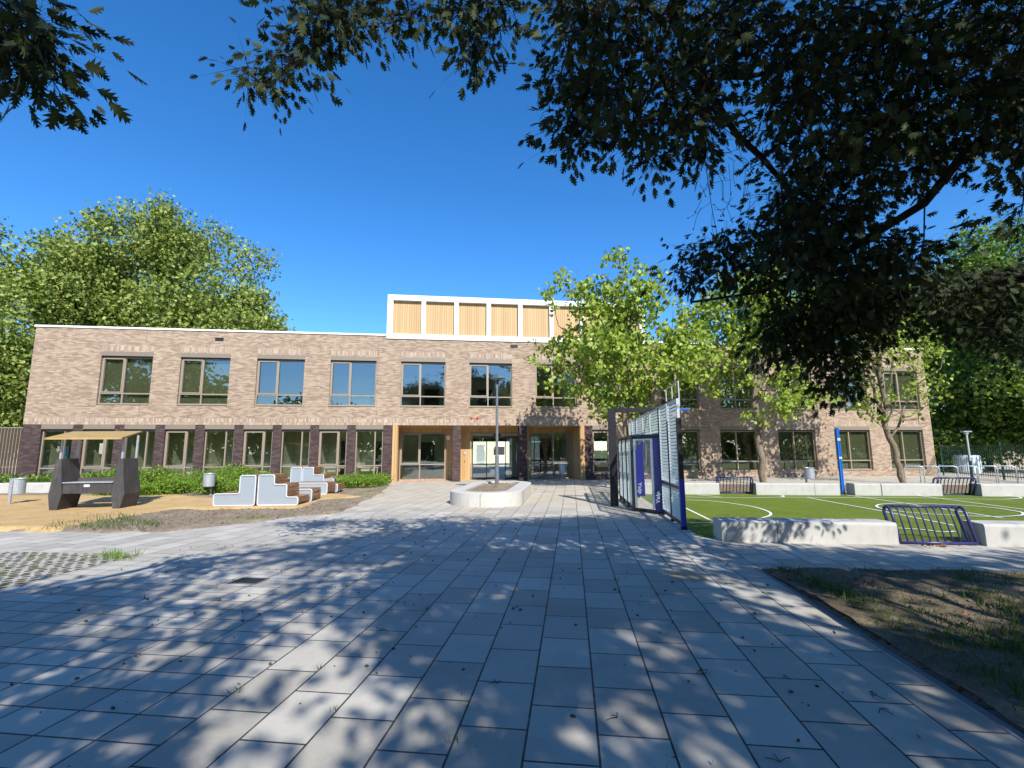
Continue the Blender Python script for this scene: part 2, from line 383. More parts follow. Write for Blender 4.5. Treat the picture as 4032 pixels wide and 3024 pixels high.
# ------------------------------------------------------------------ ground
th_rot = -TH
def pav_sheet(name, poly, z, mat, kind='structure'):
    m = MB(); m.add([(a, b, z) for a, b in poly], [tuple(range(len(poly)))])
    o = m.build(name, mat); o.location = (CX, CY, 0); o.rotation_euler = (0, 0, th_rot); tag(o, kind=kind); return o
g = MB(); g.add([(-900, -900, -.03), (900, -900, -.03), (900, 900, -.03), (-900, 900, -.03)], [(0, 1, 2, 3)])
tag(g.build('ground', M['far']), kind='structure')
pav_sheet('plaza_paving', [(-45, -30), (45, -30), (45, 60), (-45, 60)], 0.0, M['paving'])
pav_sheet('court_turf', [(2.36, 9.55), (45, 9.55), (45, 18.75), (2.36, 18.75)], .006, M['turf'])
pav_sheet('grass_paver_patch', [(-16, 0), (-6.75, 0), (-6.85, 7.1), (-16, 7.0)], .006, M['grasspaver'])
def inpoly(x, y, poly):
    c = np.zeros(x.shape, bool); n = len(poly)
    for i in range(n):
        x1, y1 = poly[i]; x2, y2 = poly[(i+1) % n]
        cond = ((y1 > y) != (y2 > y)) & (x < (x2-x1)*(y-y1)/(y2-y1+1e-12)+x1); c ^= cond
    return c
def vnoise(x, y, s, seed):
    r = np.random.default_rng(seed); g_ = r.random((64, 64)); fx, fy = x/s, y/s
    ix, iy = np.floor(fx).astype(int), np.floor(fy).astype(int); tx, ty = fx-ix, fy-iy
    tx = tx*tx*(3-2*tx); ty = ty*ty*(3-2*ty)
    a = g_[ix % 64, iy % 64]; b = g_[(ix+1) % 64, iy % 64]; c = g_[ix % 64, (iy+1) % 64]; d = g_[(ix+1) % 64, (iy+1) % 64]
    return (a*(1-tx)+b*tx)*(1-ty)+(c*(1-tx)+d*tx)*ty
def soil_grid(name, poly, res, amp, mat, seed, z0=.006, wob=.12):
    poly = np.array(poly); x0, y0 = poly.min(0); x1, y1 = poly.max(0)
    nx, ny = int((x1-x0)/res)+2, int((y1-y0)/res)+2
    X, Y = np.meshgrid(x0+np.arange(nx)*res, y0+np.arange(ny)*res, indexing='ij')
    Xw = X+(vnoise(X, Y, .5, seed+5)-.5)*wob*2; Yw = Y+(vnoise(X, Y, .5, seed+6)-.5)*wob*2
    ins = inpoly(Xw, Yw, [tuple(p) for p in poly])
    e = ins.copy().astype(float)      # rise away from the border
    for _ in range(6):
        q = e.copy(); q[1:-1, 1:-1] = (e[:-2, 1:-1]+e[2:, 1:-1]+e[1:-1, :-2]+e[1:-1, 2:]+e[1:-1, 1:-1])/5; e = q*ins
    Z = z0+e*amp*(.25+.75*vnoise(X, Y, 1.3, seed))*1.0+e*amp*.5*(vnoise(X, Y, .28, seed+1)-.3)+e*amp*.25*(vnoise(X, Y, .11, seed+2)-.3)
    er = ins.copy(); er[1:-1, 1:-1] = ins[1:-1, 1:-1] & ins[:-2, 1:-1] & ins[2:, 1:-1] & ins[1:-1, :-2] & ins[1:-1, 2:] & ins[:-2, :-2] & ins[2:, 2:] & ins[:-2, 2:] & ins[2:, :-2]
    Z = np.maximum(Z, z0); Z[~er] = -.004
    idx = np.arange(nx*ny).reshape(nx, ny)
    cell = ins[:-1, :-1] & ins[1:, :-1] & ins[:-1, 1:] & ins[1:, 1:]
    T = np.stack([idx[:-1, :-1][cell], idx[1:, :-1][cell], idx[1:, 1:][cell], idx[:-1, 1:][cell]], 1)
    V = np.stack([X.ravel(), Y.ravel(), Z.ravel()], 1)
    used = np.unique(T); mp = -np.ones(len(V), int); mp[used] = np.arange(len(used))
    Vu = V[used]; o = fastmesh(name, Vu, mp[T], mat, smooth=True); tag(o, kind='structure'); return o
gp = lambda *pts: [tuple(G(x, y)[:2]) for x, y in pts]
edge = gp((0, 2093), (300, 2097), (630, 2101), (790, 2083), (945, 2064), (1020, 2060), (1100, 2043), (1350, 2020), (1440, 1977), (1500, 1945))
soil_poly = [(-12, -15.5)]+edge+[(14.25, -2.6), (14.0, -0.3), (-12, -0.3)]
soil_grid('soil_bed', soil_poly, .10, .055, M['soil'], 3)
sand_poly = gp((0, 2095), (250, 2096), (330, 2075), (480, 2050), (700, 2012), (840, 2014), (1190, 2008), (1270, 1978), (1345, 1972), (1440, 1962), (1400, 1956), (1330, 1950), (1150, 1950), (850, 1968), (700, 1952), (520, 1956), (0, 1958))
sand_poly = [(-3, -14.2)]+sand_poly+[(-3, -5.0)]
o = soil_grid('ochre_path', sand_poly, .10, .03, M['sand'], 9, z0=.062, wob=.05)
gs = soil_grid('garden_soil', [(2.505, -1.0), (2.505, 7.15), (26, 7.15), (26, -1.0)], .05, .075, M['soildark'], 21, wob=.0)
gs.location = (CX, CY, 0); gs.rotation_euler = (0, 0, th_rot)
dirt = [tuple(P(a, b)[:2]) for a, b in ((3.2, 18.9), (34, 18.9), (34, 23.6), (19.5, 23.6), (2.9, 23.0))]
soil_grid('dirt_strip', dirt, .15, .05, M['dirt'], 31, wob=.1)
# kerb edging of the garden bed
kb = MB(); kb.box(2.46, 2.53, -20, 7.13, -.02, .008); kb.box(2.46, 40, 7.13, 7.19, -.02, .008)
o = kb.build('kerb_edging', M['kerb']); o.location = (CX, CY, 0); o.rotation_euler = (0, 0, th_rot); tag(o, kind='structure')
sd_ = soil_grid('sand_drift', gp((2600, 2262), (2660, 2240), (2730, 2236), (2790, 2262), (2800, 2290), (2730, 2300), (2640, 2292)), .03, .004, plain('tan_sand', (.40, .30, .19), .95, var=.25, scale=8), 51, z0=.003, wob=.10)
# court lines
def ribbon(m, pts, wd, z=.011):
    p = [np.array(q[:2]) for q in pts]; L, Rr = [], []
    for i in range(len(p)):
        t = p[min(i+1, len(p)-1)]-p[max(i-1, 0)]; t = t/(np.linalg.norm(t)+1e-9); n = np.array([-t[1], t[0]])*wd/2
        L.append(p[i]+n); Rr.append(p[i]-n)
    vs = [(q[0], q[1], z) for q in L]+[(q[0], q[1], z) for q in Rr]; k_ = len(p)
    m.add(vs, [(i, i+1, k_+i+1, k_+i) for i in range(k_-1)])
def smooth_px(pts, n=5):
    out = []; N = len(pts)
    for i in range(N-1):
        p0 = pts[max(i-1, 0)]; p1 = pts[i]; p2 = pts[i+1]; p3 = pts[min(i+2, N-1)]
        for s in range(n):
            t = s/n; out.append(tuple(.5*((2*p1[j])+(-p0[j]+p2[j])*t+(2*p0[j]-5*p1[j]+4*p2[j]-p3[j])*t*t+(-p0[j]+3*p1[j]-3*p2[j]+p3[j])*t**3) for j in (0, 1)))
    out.append(pts[-1]); return out
lm = MB(); zz = .010
for pts in ([(2680, 1969), (2795, 1973), (2890, 1984), (2969, 1997), (3016, 2011), (3035, 2022), (3029, 2032), (3000, 2040)],
            [(2640, 1972), (2706, 2005), (2840, 2070)], [(2640, 2060), (2880, 2060)],
            [(2640, 1957.5), (2921, 1961), (3064, 1959), (3086, 1954.5), (3070, 1950.5)],
            [(2747, 1950), (2842, 1959)], [(3175, 1960), (3300, 1983), (3485, 2017), (3757, 2071.5)],
            [(3064, 1959.5), (3300, 1961), (3581, 1960.6), (3730, 1965.6), (3929, 1968), (3995, 1965.6), (4022, 1962), (4002, 1957), (3962, 1955.6)],
            [(3333, 1950.7), (3575, 1985.4), (3667, 1998.7), (3949, 2043)], [(3611, 1953), (4032, 2008), (4500, 2072)],
            [(3532, 2082.5), (3631, 2088.7), (3714, 2098), (3760, 2095)],
            [(3451, 1995), (3459, 1990), (3485, 1987), (3565, 1984), (3730, 1989), (3896, 2000), (3979, 2012), (4022, 2020), (4030, 2027), (4012, 2033), (3929, 2037), (3780, 2033), (3598, 2022), (3485, 2007), (3456, 2000), (3451, 1995)]):
    sp_ = smooth_px(pts) if len(pts) > 3 else pts
    ribbon(lm, [G(*q) for q in sp_], .06, zz); zz += .0012
tag(lm.build('court_lines', M['white'], fix=False), kind='structure')
# ------------------------------------------------------------------ school building
XL, XR, ZR, ZS = -3.008, 46.09, 7.762, 2.93
DEP = 13.0
school = empty('school_building', (0, 0, 0), 0, 'long two storey brick school with flat roof, bronze windows and a timber panelled rooftop box', 'building')
UW = [(3.6*i+.0, 3.6*i+2.33) for i in range(13)]            # upper windows
GL = [(-2.22, -.86)]+[(-.43+1.805*i, .945+1.805*i) for i in range(8)]   # narrow ground floor windows left
GM = [(24.76, 26.12), (26.56, 27.9)]
GR = [(3.6*i-.12, 3.6*i+2.24) for i in range(8, 13)]
def cells(x0, x1, z0, z1, holes):
    xs = sorted({x0, x1, *[h[0] for h in holes], *[h[1] for h in holes]}); out = []
    for a, b in zip(xs[:-1], xs[1:]):
        if b-a < 1e-6: continue
        hs = sorted((h[2], h[3]) for h in holes if h[0] < (a+b)/2 < h[1]); z = z0
        for h0, h1 in hs:
            if h0 > z+1e-6: out.append((a, b, z, h0))
            z = h1
        if z < z1-1e-6: out.append((a, b, z, z1))
    return out
WT = .30
m = MB()
holes = [(a, b, 3.89, 6.52) for a, b in UW]
for c in cells(XL, XR, ZS, ZR-.09, holes): m.box(c[0], c[1], 0, WT, c[2], c[3])
for c in cells(28.2, XR, -.02, ZS, [(a, b, .34, 2.92) for a, b in GR]): m.box(c[0], c[1], 0, WT, c[2], c[3])
m.box(XL, XL+WT, WT, DEP, -.02, ZR-.09); m.box(XR-WT, XR, WT, DEP, -.02, ZR-.09)
BO = [(17.3, 24.4, .0, 2.3), (28.1, 31.5, .9, 2.3)]
for c in cells(XL+WT, XR-WT, -.02, ZR-.09, BO): m.box(c[0], c[1], DEP-WT, DEP, c[2], c[3])
m.build('light_brick_wall', M['brick'], school)
m = MB()
for c in cells(XL+.003, 14.06, -.02, ZS-.003, [(a, b, .22, ZS-.003) for a, b in GL]): m.box(c[0], c[1], .012, WT-.002, c[2], c[3])
m.build('dark_brick_wall', M['dbrick'], school); m = MB()
for c in cells(24.33, 28.197, -.02, ZS-.003, [(a, b, .22 if i else .30, ZS-.003) for i, (a, b) in enumerate(GM)]): m.box(c[0], c[1], .012, WT-.002, c[2], c[3])
m.build('dark_brick_wall', M['dbrick'], school)
for xa, xb in ((17.16, 17.58), (20.70, 21.12)):
    MB().box(xa, xb, .012, .46, -.02, ZS-.004).build('dark_brick_pier', M['dbrick'], school)
m = MB(); m.box(XL-.004, 28.2, -.004, .0, ZS, 3.25)
for a, b in UW: m.box(a-.0, b+.0, -.004, .0, 6.525, 6.86)
for a, b in GR: m.box(a, b, -.004, .0, 2.925, 3.25)
m.build('soldier_course', M['soldier'], school)
m = MB(); m.box(XL-.05, 13.56, -.05, .40, ZR-.09, ZR); m.box(XL-.05, XL+.35, .40, DEP, ZR-.09, ZR); m.build('roof_coping', M['coping'], school)
m = MB(); m.box(28.04, XR+.05, -.05, .40, ZR-.09, ZR); m.box(XR-.35, XR+.05, .40, DEP, ZR-.09, ZR)
m.build('roof_coping', M['coping'], school)
MB().box(XL+.31, XR-.31, .31, DEP-.31, 7.30, 7.45).build('roof_deck', M['darkgap'], school)
# rooftop box
rb = empty('rooftop_box', (0, 0, 0)); rb.parent = school
BX0, BX1 = 13.60, 28.02
m = MB(); m.box(BX0, BX1, -.06, .30, 7.52, 7.80, .008); m.box(BX0, BX1, -.06, .30, 9.65, 9.95, .008)
pitch = (BX1-BX0-.30)/8
for i in range(9):
    x = BX0+i*pitch; wd = .30 if i in (0, 8) else .235
    m.box(x+(.0 if i in (0, 8) else .03), x+(.0 if i in (0, 8) else .03)+wd, -.054, .30, 7.80, 9.65)
m.box(BX0, BX0+.28, .30, 9, 7.52, 9.95); m.box(BX1-.28, BX1, .30, 9, 7.52, 9.95)
m.box(BX0+.28, BX1-.28, 8.7, 9, 7.52, 9.95); m.box(BX0+.28, BX1-.28, .30, 8.7, 9.80, 9.93)
m.build('white_frame', M['whiteframe'], rb)
for i in range(8):
    x = BX0+i*pitch
    MB().box(x+.25, x+pitch+.05, .13, .25, 7.80, 9.65).build('timber_panel', M['boxtimber'], rb)
# windows
def window(x0, x1, z0, z1, mull, trans, sash=True, y=.15, lintel=None, sill=True, name='window', sashright=False, dark=False):
    f = MB(); fw = .055; d0, d1 = y-.03, y+.05
    f.box(x0, x0+fw, d0, d1, z0, z1); f.box(x1-fw, x1, d0, d1, z0, z1)
    f.box(x0+fw, x1-fw, d0, d1, z0, z0+fw); f.box(x0+fw, x1-fw, d0, d1, z1-fw, z1)
    xm = x0+(x1-x0)*mull
    if mull: f.box(xm-.03, xm+.03, d0, d1, z0+fw, z1-fw)
    if trans:
        if mull: f.box(x0+fw, xm-.03, d0, d1, trans-.03, trans+.03); f.box(xm+.03, x1-fw, d0, d1, trans-.03, trans+.03)
        else: f.box(x0+fw, x1-fw, d0, d1, trans-.03, trans+.03)
    w_ = f.build(name, M['bronze'], school)
    if sash:
        s = MB(); a, b = x0+fw, xm-.03; c, e = trans+.03, z1-fw; t = .055; q0, q1 = d0-.02, d1+.003
        s.box(a, a+t, q0, q1, c, e); s.box(b-t, b, q0, q1, c, e); s.box(a+t, b-t, q0, q1, c, c+t); s.box(a+t, b-t, q0, q1, e-t, e)
        s.build('sash', M['bronze'], w_)
    gl = MB(); a_, b_, c_, e_ = x0+fw*.5, x1-fw*.5, z0+fw*.5, z1-fw*.5; gl.add([(a_, y+.035, c_), (b_, y+.035, c_), (b_, y+.035, e_), (a_, y+.035, e_)], [(0, 1, 2, 3)]); gl.build('pane', M['glass'], w_, fix=False)
    if sill:
        MB().box(x0-.0, x1+.0, -.035, y-.03, z0-.035, z0-.002).build('sill', M['bronze'], w_)
    if lintel:
        l = MB(); l.box(x0+.001, x1-.001, -.012, y+.08, lintel[0]+.03, lintel[1]); l.build('blind_box', M['lintel'], w_)
        MB().box(x0+.002, x1-.002, .03, y+.05, lintel[0]-.01, lintel[0]+.03).build('blind_slot', M['darkgap'], w_)
    return w_
for i, (a, b) in enumerate(UW):
    window(a, b, 3.93, 6.27, .44, 4.46, lintel=(6.28, 6.52))
for i, (a, b) in enumerate(GL):
    window(a, b, .27, 2.66, .70, .86, sash=(i % 2 == 1), lintel=(2.68, 2.926))
for i, (a, b) in enumerate(GM):
    window(a, b, .27 if i else .34, 2.66, .70, .86, sash=(i == 0), lintel=(2.68, 2.926))
for i, (a, b) in enumerate(GR):
    window(a, b, .38, 2.66, .44, .92, sash=False, lintel=(2.68, 2.92))
M['blind'] = plain('olive_roller_blind', (.13, .135, .078), .9, var=.05, scale=1.0)
for j, (a, b) in enumerate(UW):
    if j in (0, 1, 8, 9, 10, 11, 12): MB().box(a+.03, b-.03, .30, .305, 3.95, 6.27).build('roller_blind', M['blind'], school)
for j, (a, b) in enumerate(GR):
    if j != 1: MB().box(a+.03, b-.03, .30, .305, .40, 2.66).build('roller_blind', M['blind'], school)
# entrance recess
RD = 1.50
rec = MB()
rec.box(17.0, 18.18, RD, RD+.08, -.01, 2.62); rec.box(16.80, 17.0, RD, RD+.08, -.01, 2.62); rec.box(20.92, 21.52, RD, RD+.08, -.01, 2.62)
rec.box(14.10, 24.3, RD, RD+.08, 2.62, 2.93); rec.box(23.98, 24.3, RD, RD+.08, -.01, 2.62); rec.box(14.0, 14.27, RD, RD+.08, -.01, 2.62)
rec.prism([(14.062, .0), (14.30, .0), (14.34, .05), (14.27, RD), (14.062, RD)], 'z', -.01, 2.928)
rec.prism([(24.32, .0), (24.10, .0), (24.06, .05), (23.98, RD), (24.32, RD)], 'z', -.01, 2.928)
rec.build('timber_cladding', M['timber'], school)
MB().box(14.06, 24.33, .31, RD, 2.86, 2.928).build('porch_ceiling', M['timber'], school)
ew = window(14.30, 16.78, .02, 2.60, .44, .86, y=RD+.03, sill=False)
ew2 = window(21.55, 23.95, .02, 2.60, .56, .86, sash=False, y=RD+.03, sill=False)
dr = empty('entrance_doors', (0, 0, 0)); dr.parent = school
f = MB(); y0, y1 = RD-.0, RD+.08
for xa, xb in ((18.20, 18.27), (20.85, 20.91)): f.box(xa, xb, y0, y1, 0, 2.60)
f.box(18.27, 20.85, y0, y1, 2.40, 2.60)
f.build('door_frame', M['bronze'], dr)
for j, (xa, xb, yy) in enumerate(((18.27, 19.10, RD), (19.06, 19.72, RD+.10), (20.10, 20.85, RD))):
    f = MB(); t = .045
    f.box(xa, xa+t, yy, yy+.05, .02, 2.40); f.box(xb-t, xb, yy, yy+.05, .02, 2.40); f.box(xa+t, xb-t, yy, yy+.05, .02, .12); f.box(xa+t, xb-t, yy, yy+.05, 2.34, 2.40)
    dl = f.build('door_leaf', M['black'], dr)
    MB().add([(xa+.02, yy+.022, .05), (xb-.02, yy+.022, .05), (xb-.02, yy+.022, 2.38), (xa+.02, yy+.022, 2.38)], [(0, 1, 2, 3)]).build('pane', M['glass'], dl, fix=False)
    if j != 1: MB().tube([(xb-.10, yy-.05, .95), (xb-.10, yy-.05, 1.55)], .012, 8).build('handle', M['silver'], dl)
MB().box(19.45, 19.85, RD-.06, RD-.002, 2.42, 2.52, .01).build('door_sensor', M['black'], school)
# small fittings on the entrance wall
fx, fy_, fz = FP(1765, 1723, RD)
MB().lathe([(0, 0), (.12, 0), (.12, .05), (.085, .07), (.06, .07), (.06, .05), (0, .05)], n=24).build('tmp', M['white'])
lp = bpy.data.objects['tmp']; lp.name = 'round_bulkhead_lamp'; lp.parent = school; lp.rotation_euler = (R_(90), 0, 0); lp.location = (fx, RD-.001, fz)
q = FP(1830, 1783, RD); MB().box(q[0]-.05, q[0]+.05, RD-.04, RD-.002, q[2]-.10, q[2]+.10, .01).build('intercom', M['galv'], school)
q = FP(1829, 1817, RD); MB().box(q[0]-.015, q[0]+.015, RD-.02, RD-.002, q[2]-.045, q[2]+.045).build('door_button', M['black'], school)
q = FP(1769, 1862, RD); MB().box(q[0]-.045, q[0]+.045, RD-.05, RD-.002, q[2]+.02, q[2]+.07).box(q[0]+.0, q[0]+.045, RD-.05, RD-.002, q[2]-.09, q[2]+.018).build('wall_tap', M['galv'], school)
for px_, py_ in ((1857, 1645), (1881, 1645)):
    q = FP(px_, py_, 0); tmp = MB().lathe([(0, 0), (.07, 0), (.07, .05), (.03, .08), (0, .08)], n=14).build('alarm_beacon', plain('orange_beacon_'+str(px_), (.55, .10, .03), .4), school)
    tmp.rotation_euler = (R_(90), 0, 0); tmp.location = (q[0], -.001, q[2])
for px_, py_ in ((864, 1337), (2024, 1365)):
    q = FP(px_, py_, 0); v_ = MB(); v_.box(q[0]-.20, q[0]+.20, -.012, -.005, q[2]-.075, q[2]+.075); v_.box(q[0]-.21, q[0]+.21, -.03, -.012, q[2]+.07, q[2]+.09); v_.build('vent', M['black'], school)
for x in (1.95-.0, 13.2, 30.5):   # movement joints
    MB().box(x-.004, x+.004, -.003, .0, 3.26, ZR-.1).build('movement_joint', M['darkgap'], school)
# interior seen through the glass
it = MB(); it.box(XL+.32, XR-.32, 7.2, 7.32, 3.64, 7.25)
for x in (-1.0+7.2*i for i in range(1, 7)): it.box(x+3.27-7.2+.0, x+3.42-7.2, .34, 7.2, 3.64, 6.5)
for c in cells(14.0, XR-.32, .0, 3.2, [(17.25, 23.9, 0, 2.4), (26.2, 29.2, .8, 2.4)]): it.box(c[0], c[1], 6.5, 6.62, c[2], c[3])
it.box(XL+.32, 13.9, 2.5, 2.62, 0, 3.2)
for a, b in GL: it.box(a-.16, a-.08, .34, 2.5, 0, 3.2)
for x in (1.16, 6.5, 8.4, 13.9, 17.15, 21.0, 24.4, 28.05, 31.6, 38.7): it.box(x, x+.12, (.34 if not 13.95 < x < 24.5 else RD+.2), 6.5, 0, 3.2)
it.build('inner_walls', M['interior'], school)
it = MB(); it.box(XL+.32, XR-.32, .33, 7.19, 3.42, 3.62); it.build('upper_floor', M['intfloor'], school)
it = MB(); it.box(XL+.32, XR-.32, .34, DEP-.34, -.02, -.002); it.box(14.1, 24.2, RD+.1, DEP-.4, 0, .006); it.build('lower_floor', M['intfloor'], school)
it = MB(); it.box(XL+.32, XR-.32, .34, 7.19, 6.52, 6.60); it.box(XL+.32, XR-.32, .34, 6.4, 3.22, 3.30); it.build('inner_ceiling', M['ceiling'], school)
it = MB()
for i in range(13):
    it.box(3.6*i+1.1, 3.6*i+2.3, 2.6, 3.2, 6.50, 6.519)
it.build('ceiling_light_panel', M['galv'], school)
it = MB()
for x in (15.1, 22.4, 29.3, 33.0, 36.5, 40.2): it.box(x, x+.95, 6.44, 6.498, 0, 2.15)
for x in (-.5, 3.6, 7.3, 11.0, 12.9): it.box(x, x+.75, 2.44, 2.498, 0, 2.15)
for i in range(13): it.box(3.6*i+.9, 3.6*i+1.9, 7.14, 7.198, 3.64, 5.75)
it.build('inner_door', M['intdoor'], school)
it = MB()
for x in (10.9, 12.6, 27.0): it.box(x-.6, x+.6, 1.5, 2.2, .70, .74).box(x-.55, x-.5, 1.55, 2.1, 0, .7).box(x+.5, x+.55, 1.55, 2.1, 0, .7)
it.build('classroom_table', M['coping'], school)
# curtain in the first room
it = MB()
for i in range(9): it.tube([(-1.75+i*.09, .75, .05), (-1.75+i*.09, .75, 1.9)], .05, 8)
it.build('blue_curtain', plain('teal_curtain', (.02, .12, .19), .8), school)
# poster on the second window
it = MB(); q0 = FP(392, 1745, .2); q1 = FP(404, 1788, .2); it.box(q0[0], q1[0]+.05, .218, .222, q1[2], q0[2]); it.build('window_poster', M['white'], school)
# things across the street, seen through the glazed hall
cb = empty('site_cabin', (17, 28, 0), 0, 'cream site cabin visible through the glass entrance doors', 'cabin')
m = MB(); m.box(0, 8.6, 0, 2.5, .15, 2.75, .03); m.build('cabin_body', plain('cream_panel', (.72, .74, .55), .6), cb)
m = MB(); m.box(1.2, 2.4, -.03, 0, 1.1, 2.0).box(5.0, 6.2, -.03, 0, 1.1, 2.0); m.build('cabin_window', M['intdoor'], cb)
MB().box(3.1, 4.0, -.03, 0, .2, 2.2).build('cabin_door', M['galv'], cb)
for (xx, nm) in ((26.2, 'teal shipping container visible through the right leaf of the entrance doors'), (38.0, 'teal container visible through the small window right of the porch')):
    ct = empty('shipping_container', (xx, 28, 0), 0, nm, 'container', 'teal containers behind the school')
    m = MB(); m.box(0, 6.0, 0, 2.4, .12, 2.6, .02)
    for i in range(30): m.box(.1+i*.195, .18+i*.195, -.03, 0, .25, 2.5)
    m.build('container_body', plain('teal_steel_'+str(int(xx)), (.01, .36, .31), .5), ct)
    MB().box(0, .12, -.05, 0, .12, 2.6).box(5.88, 6.0, -.05, 0, .12, 2.6).build('corner_post', M['intdoor'], ct)
# ------------------------------------------------------------------ rectangular concrete blocks
def round_block(L, D, H, r=.05):
    # block from 0..L, 0..D with rounded long top edges
    prof = [(0, 0), (0, H-r)]+[(r-r*math.cos(t), H-r+r*math.sin(t)) for t in (R_(30), R_(60))]+[(r, H), (D-r, H)]+[(D-r+r*math.sin(t), H-r+r*math.cos(t)) for t in (R_(30), R_(60))]+[(D, H-r), (D, 0)]
    m = MB(); m.prism([(p[0], p[1]) for p in prof], 'x', 0.0, L); return m
def block(a0, a1, b0, label, H=.40, D=.52, group='pale concrete seating blocks round the court'):
    e = round_block(a1-a0-.012, D, H).build('concrete_block', M['concrete'])
    q = P(a0, b0); e.location = (q[0], q[1], 0); e.rotation_euler = (0, 0, th_rot)
    return tag(e, label, 'seating block', group)
block(2.62, 3.56, 9.13, 'short dappled concrete block beside the near end of the louvred goal wall', .36)
block(3.56, 5.50, 9.13, 'long dappled concrete block directly left of the nearest navy tube barrier', .36)
block(6.83, 9.6, 9.13, 'sunlit concrete block right of the nearest navy tube barrier', .36)
block(3.9, 5.26, 18.25, 'far concrete block just right of the louvred goal wall, left of the far navy barrier', .41)
block(6.50, 8.46, 18.25, 'long far concrete block in front of the straight tree trunk', .41)
block(8.46, 9.28, 18.25, 'short far concrete block ending just left of the bright blue pole', .41)
block(9.75, 10.60, 18.25, 'short far concrete block starting just right of the bright blue pole', .41)
block(10.62, 12.52, 18.25, 'long far concrete block in front of the forked sparse tree', .41)
block(13.72, 17.0, 18.25, 'far concrete block right of the farthest navy barrier, below the bike racks', .41)
block(2.2, 3.88, 18.25, 'far concrete block half hidden behind the mesh of the goal', .41)
def wblock(x0, x1, y, label):
    e = round_block(x1-x0-.012, .4, .43).build('concrete_wall_block', M['concrete']); e.location = (x0, y, 0)
    return tag(e, label, 'wall block', 'concrete edging blocks on the left')
wblock(-3.1, -.95, -4.15, 'leftmost concrete edging block behind the grey bin at the frame edge')
wblock(-.95, .55, -4.10, 'middle concrete edging block between the left grey bin and the charcoal play house')
wblock(.55, 2.9, -4.05, 'concrete edging block running behind the charcoal play house')
# ------------------------------------------------------------------ planter and lamp
pc = P(-2.65, 16.6)
pl = empty('oval_planter', (pc[0], pc[1], 0), 0, 'white concrete ring planter with rounded ends filled with bare soil around the lamp post', 'planter')
def racetrack(L, W, r, n=7):      # rounded rectangle, long axis local y
    out = []
    for cx_, cy_, a0 in ((W/2-r, L/2-r, 0), (-W/2+r, L/2-r, 90), (-W/2+r, -L/2+r, 180), (W/2-r, -L/2+r, 270)):
        for k_ in range(n): t = R_(a0+90*k_/(n-1)); out.append((cx_+r*math.cos(t), cy_+r*math.sin(t)))
    return out
PLROT = -TH*.98
def rot2(p, a): return (p[0]*math.cos(a)-p[1]*math.sin(a), p[0]*math.sin(a)+p[1]*math.cos(a))
outer = [(-3.9+2.65, 15.9), ]
o0 = [rot2(p, PLROT) for p in racetrack(5.6, 2.25, 1.12, 12)]
o1 = [rot2(p, PLROT) for p in racetrack(5.52, 2.17, 1.08, 12)]
inn = [rot2(p, PLROT) for p in racetrack(4.70, 1.35, .66, 12)]
m = MB(); n_ = len(o0)
rings = [[(p[0], p[1], -.01) for p in o0], [(p[0], p[1], .36) for p in o0], [(p[0]*.995+q[0]*.005, p[1]*.995+q[1]*.005, .385) for p, q in zip(o0, o1)], [(p[0], p[1], .40) for p in o1], [(p[0], p[1], .40) for p in inn], [(p[0], p[1], .20) for p in inn]]
vs = [v for r in rings for v in r]; fs = [(i*n_+k_, i*n_+(k_+1) % n_, (i+1)*n_+(k_+1) % n_, (i+1)*n_+k_) for i in range(5) for k_ in range(n_)]
m.add(vs, fs); m.build('planter_ring', M['planter'], pl)
m = MB(); NS = 14; vs = []; 
for i in range(NS+1):
    s = i/NS
    for k_ in range(n_):
        x, y = inn[k_][0]*s, inn[k_][1]*s; vs.append((x, y, .33+.05*(1-s)+rnd.uniform(-.02, .03)))
fs = [(i*n_+k_, i*n_+(k_+1) % n_, (i+1)*n_+(k_+1) % n_, (i+1)*n_+k_) for i in range(NS) for k_ in range(n_)]
m.add(vs, fs); m.build('planter_soil', M['soil'], pl, smooth=True, fix=False)
m = MB()
for (px_, py_) in ((1908, 1992), (2075, 1965)):
    q = G(px_, py_)-pc; d = np.array([q[0], q[1]]); 
    # joint strip on the outer face
    best = min(range(n_), key=lambda i_: abs(math.atan2(o0[i_][1], o0[i_][0])-math.atan2(d[1], d[0])))
    p = o0[best]; nn = np.array(p)/np.linalg.norm(p); tt = np.array([-nn[1], nn[0]])
    m.add([(p[0]+nn[0]*.004+tt[0]*s*.006, p[1]+nn[1]*.004+tt[1]*s*.006, z) for s in (-1, 1) for z in (0, .37)], [(0, 1, 3, 2)])
m.build('ring_joint', M['darkgap'], pl)
lq = G(1957, 1907, .36)
lp = empty('lamp_post', (lq[0], lq[1], .30), 0, 'slim grey lamp post with a flat round head rising out of the oval planter', 'lamp post')
top = height(lq, 1489)-.30
m = MB(); m.tube([(0, 0, 0), (0, 0, 1.1)], .075, 14); m.tube([(0, 0, 1.1), (0, 0, 1.16), (0, 0, top-.42)], [.075, .055, .042], 14)
m.tube([(0, 0, top-.42), (0, 0, top-.26)], .055, 12); m.build('pole', M['postgrey'], lp, smooth=False)
MB().tube([(0, 0, top-.26), (.03, 0, top-.12), (.06, 0, top-.06)], [.035, .03, .03], 10).build('head_bracket', M['black'], lp)
MB().lathe([(0, top-.06), (.10, top-.065), (.27, top-.03), (.30, top-.01), (.27, top+.015), (.10, top+.035), (0, top+.04)], (.03, 0), 28).build('lamp_head', M['postgrey'], lp, smooth=True)
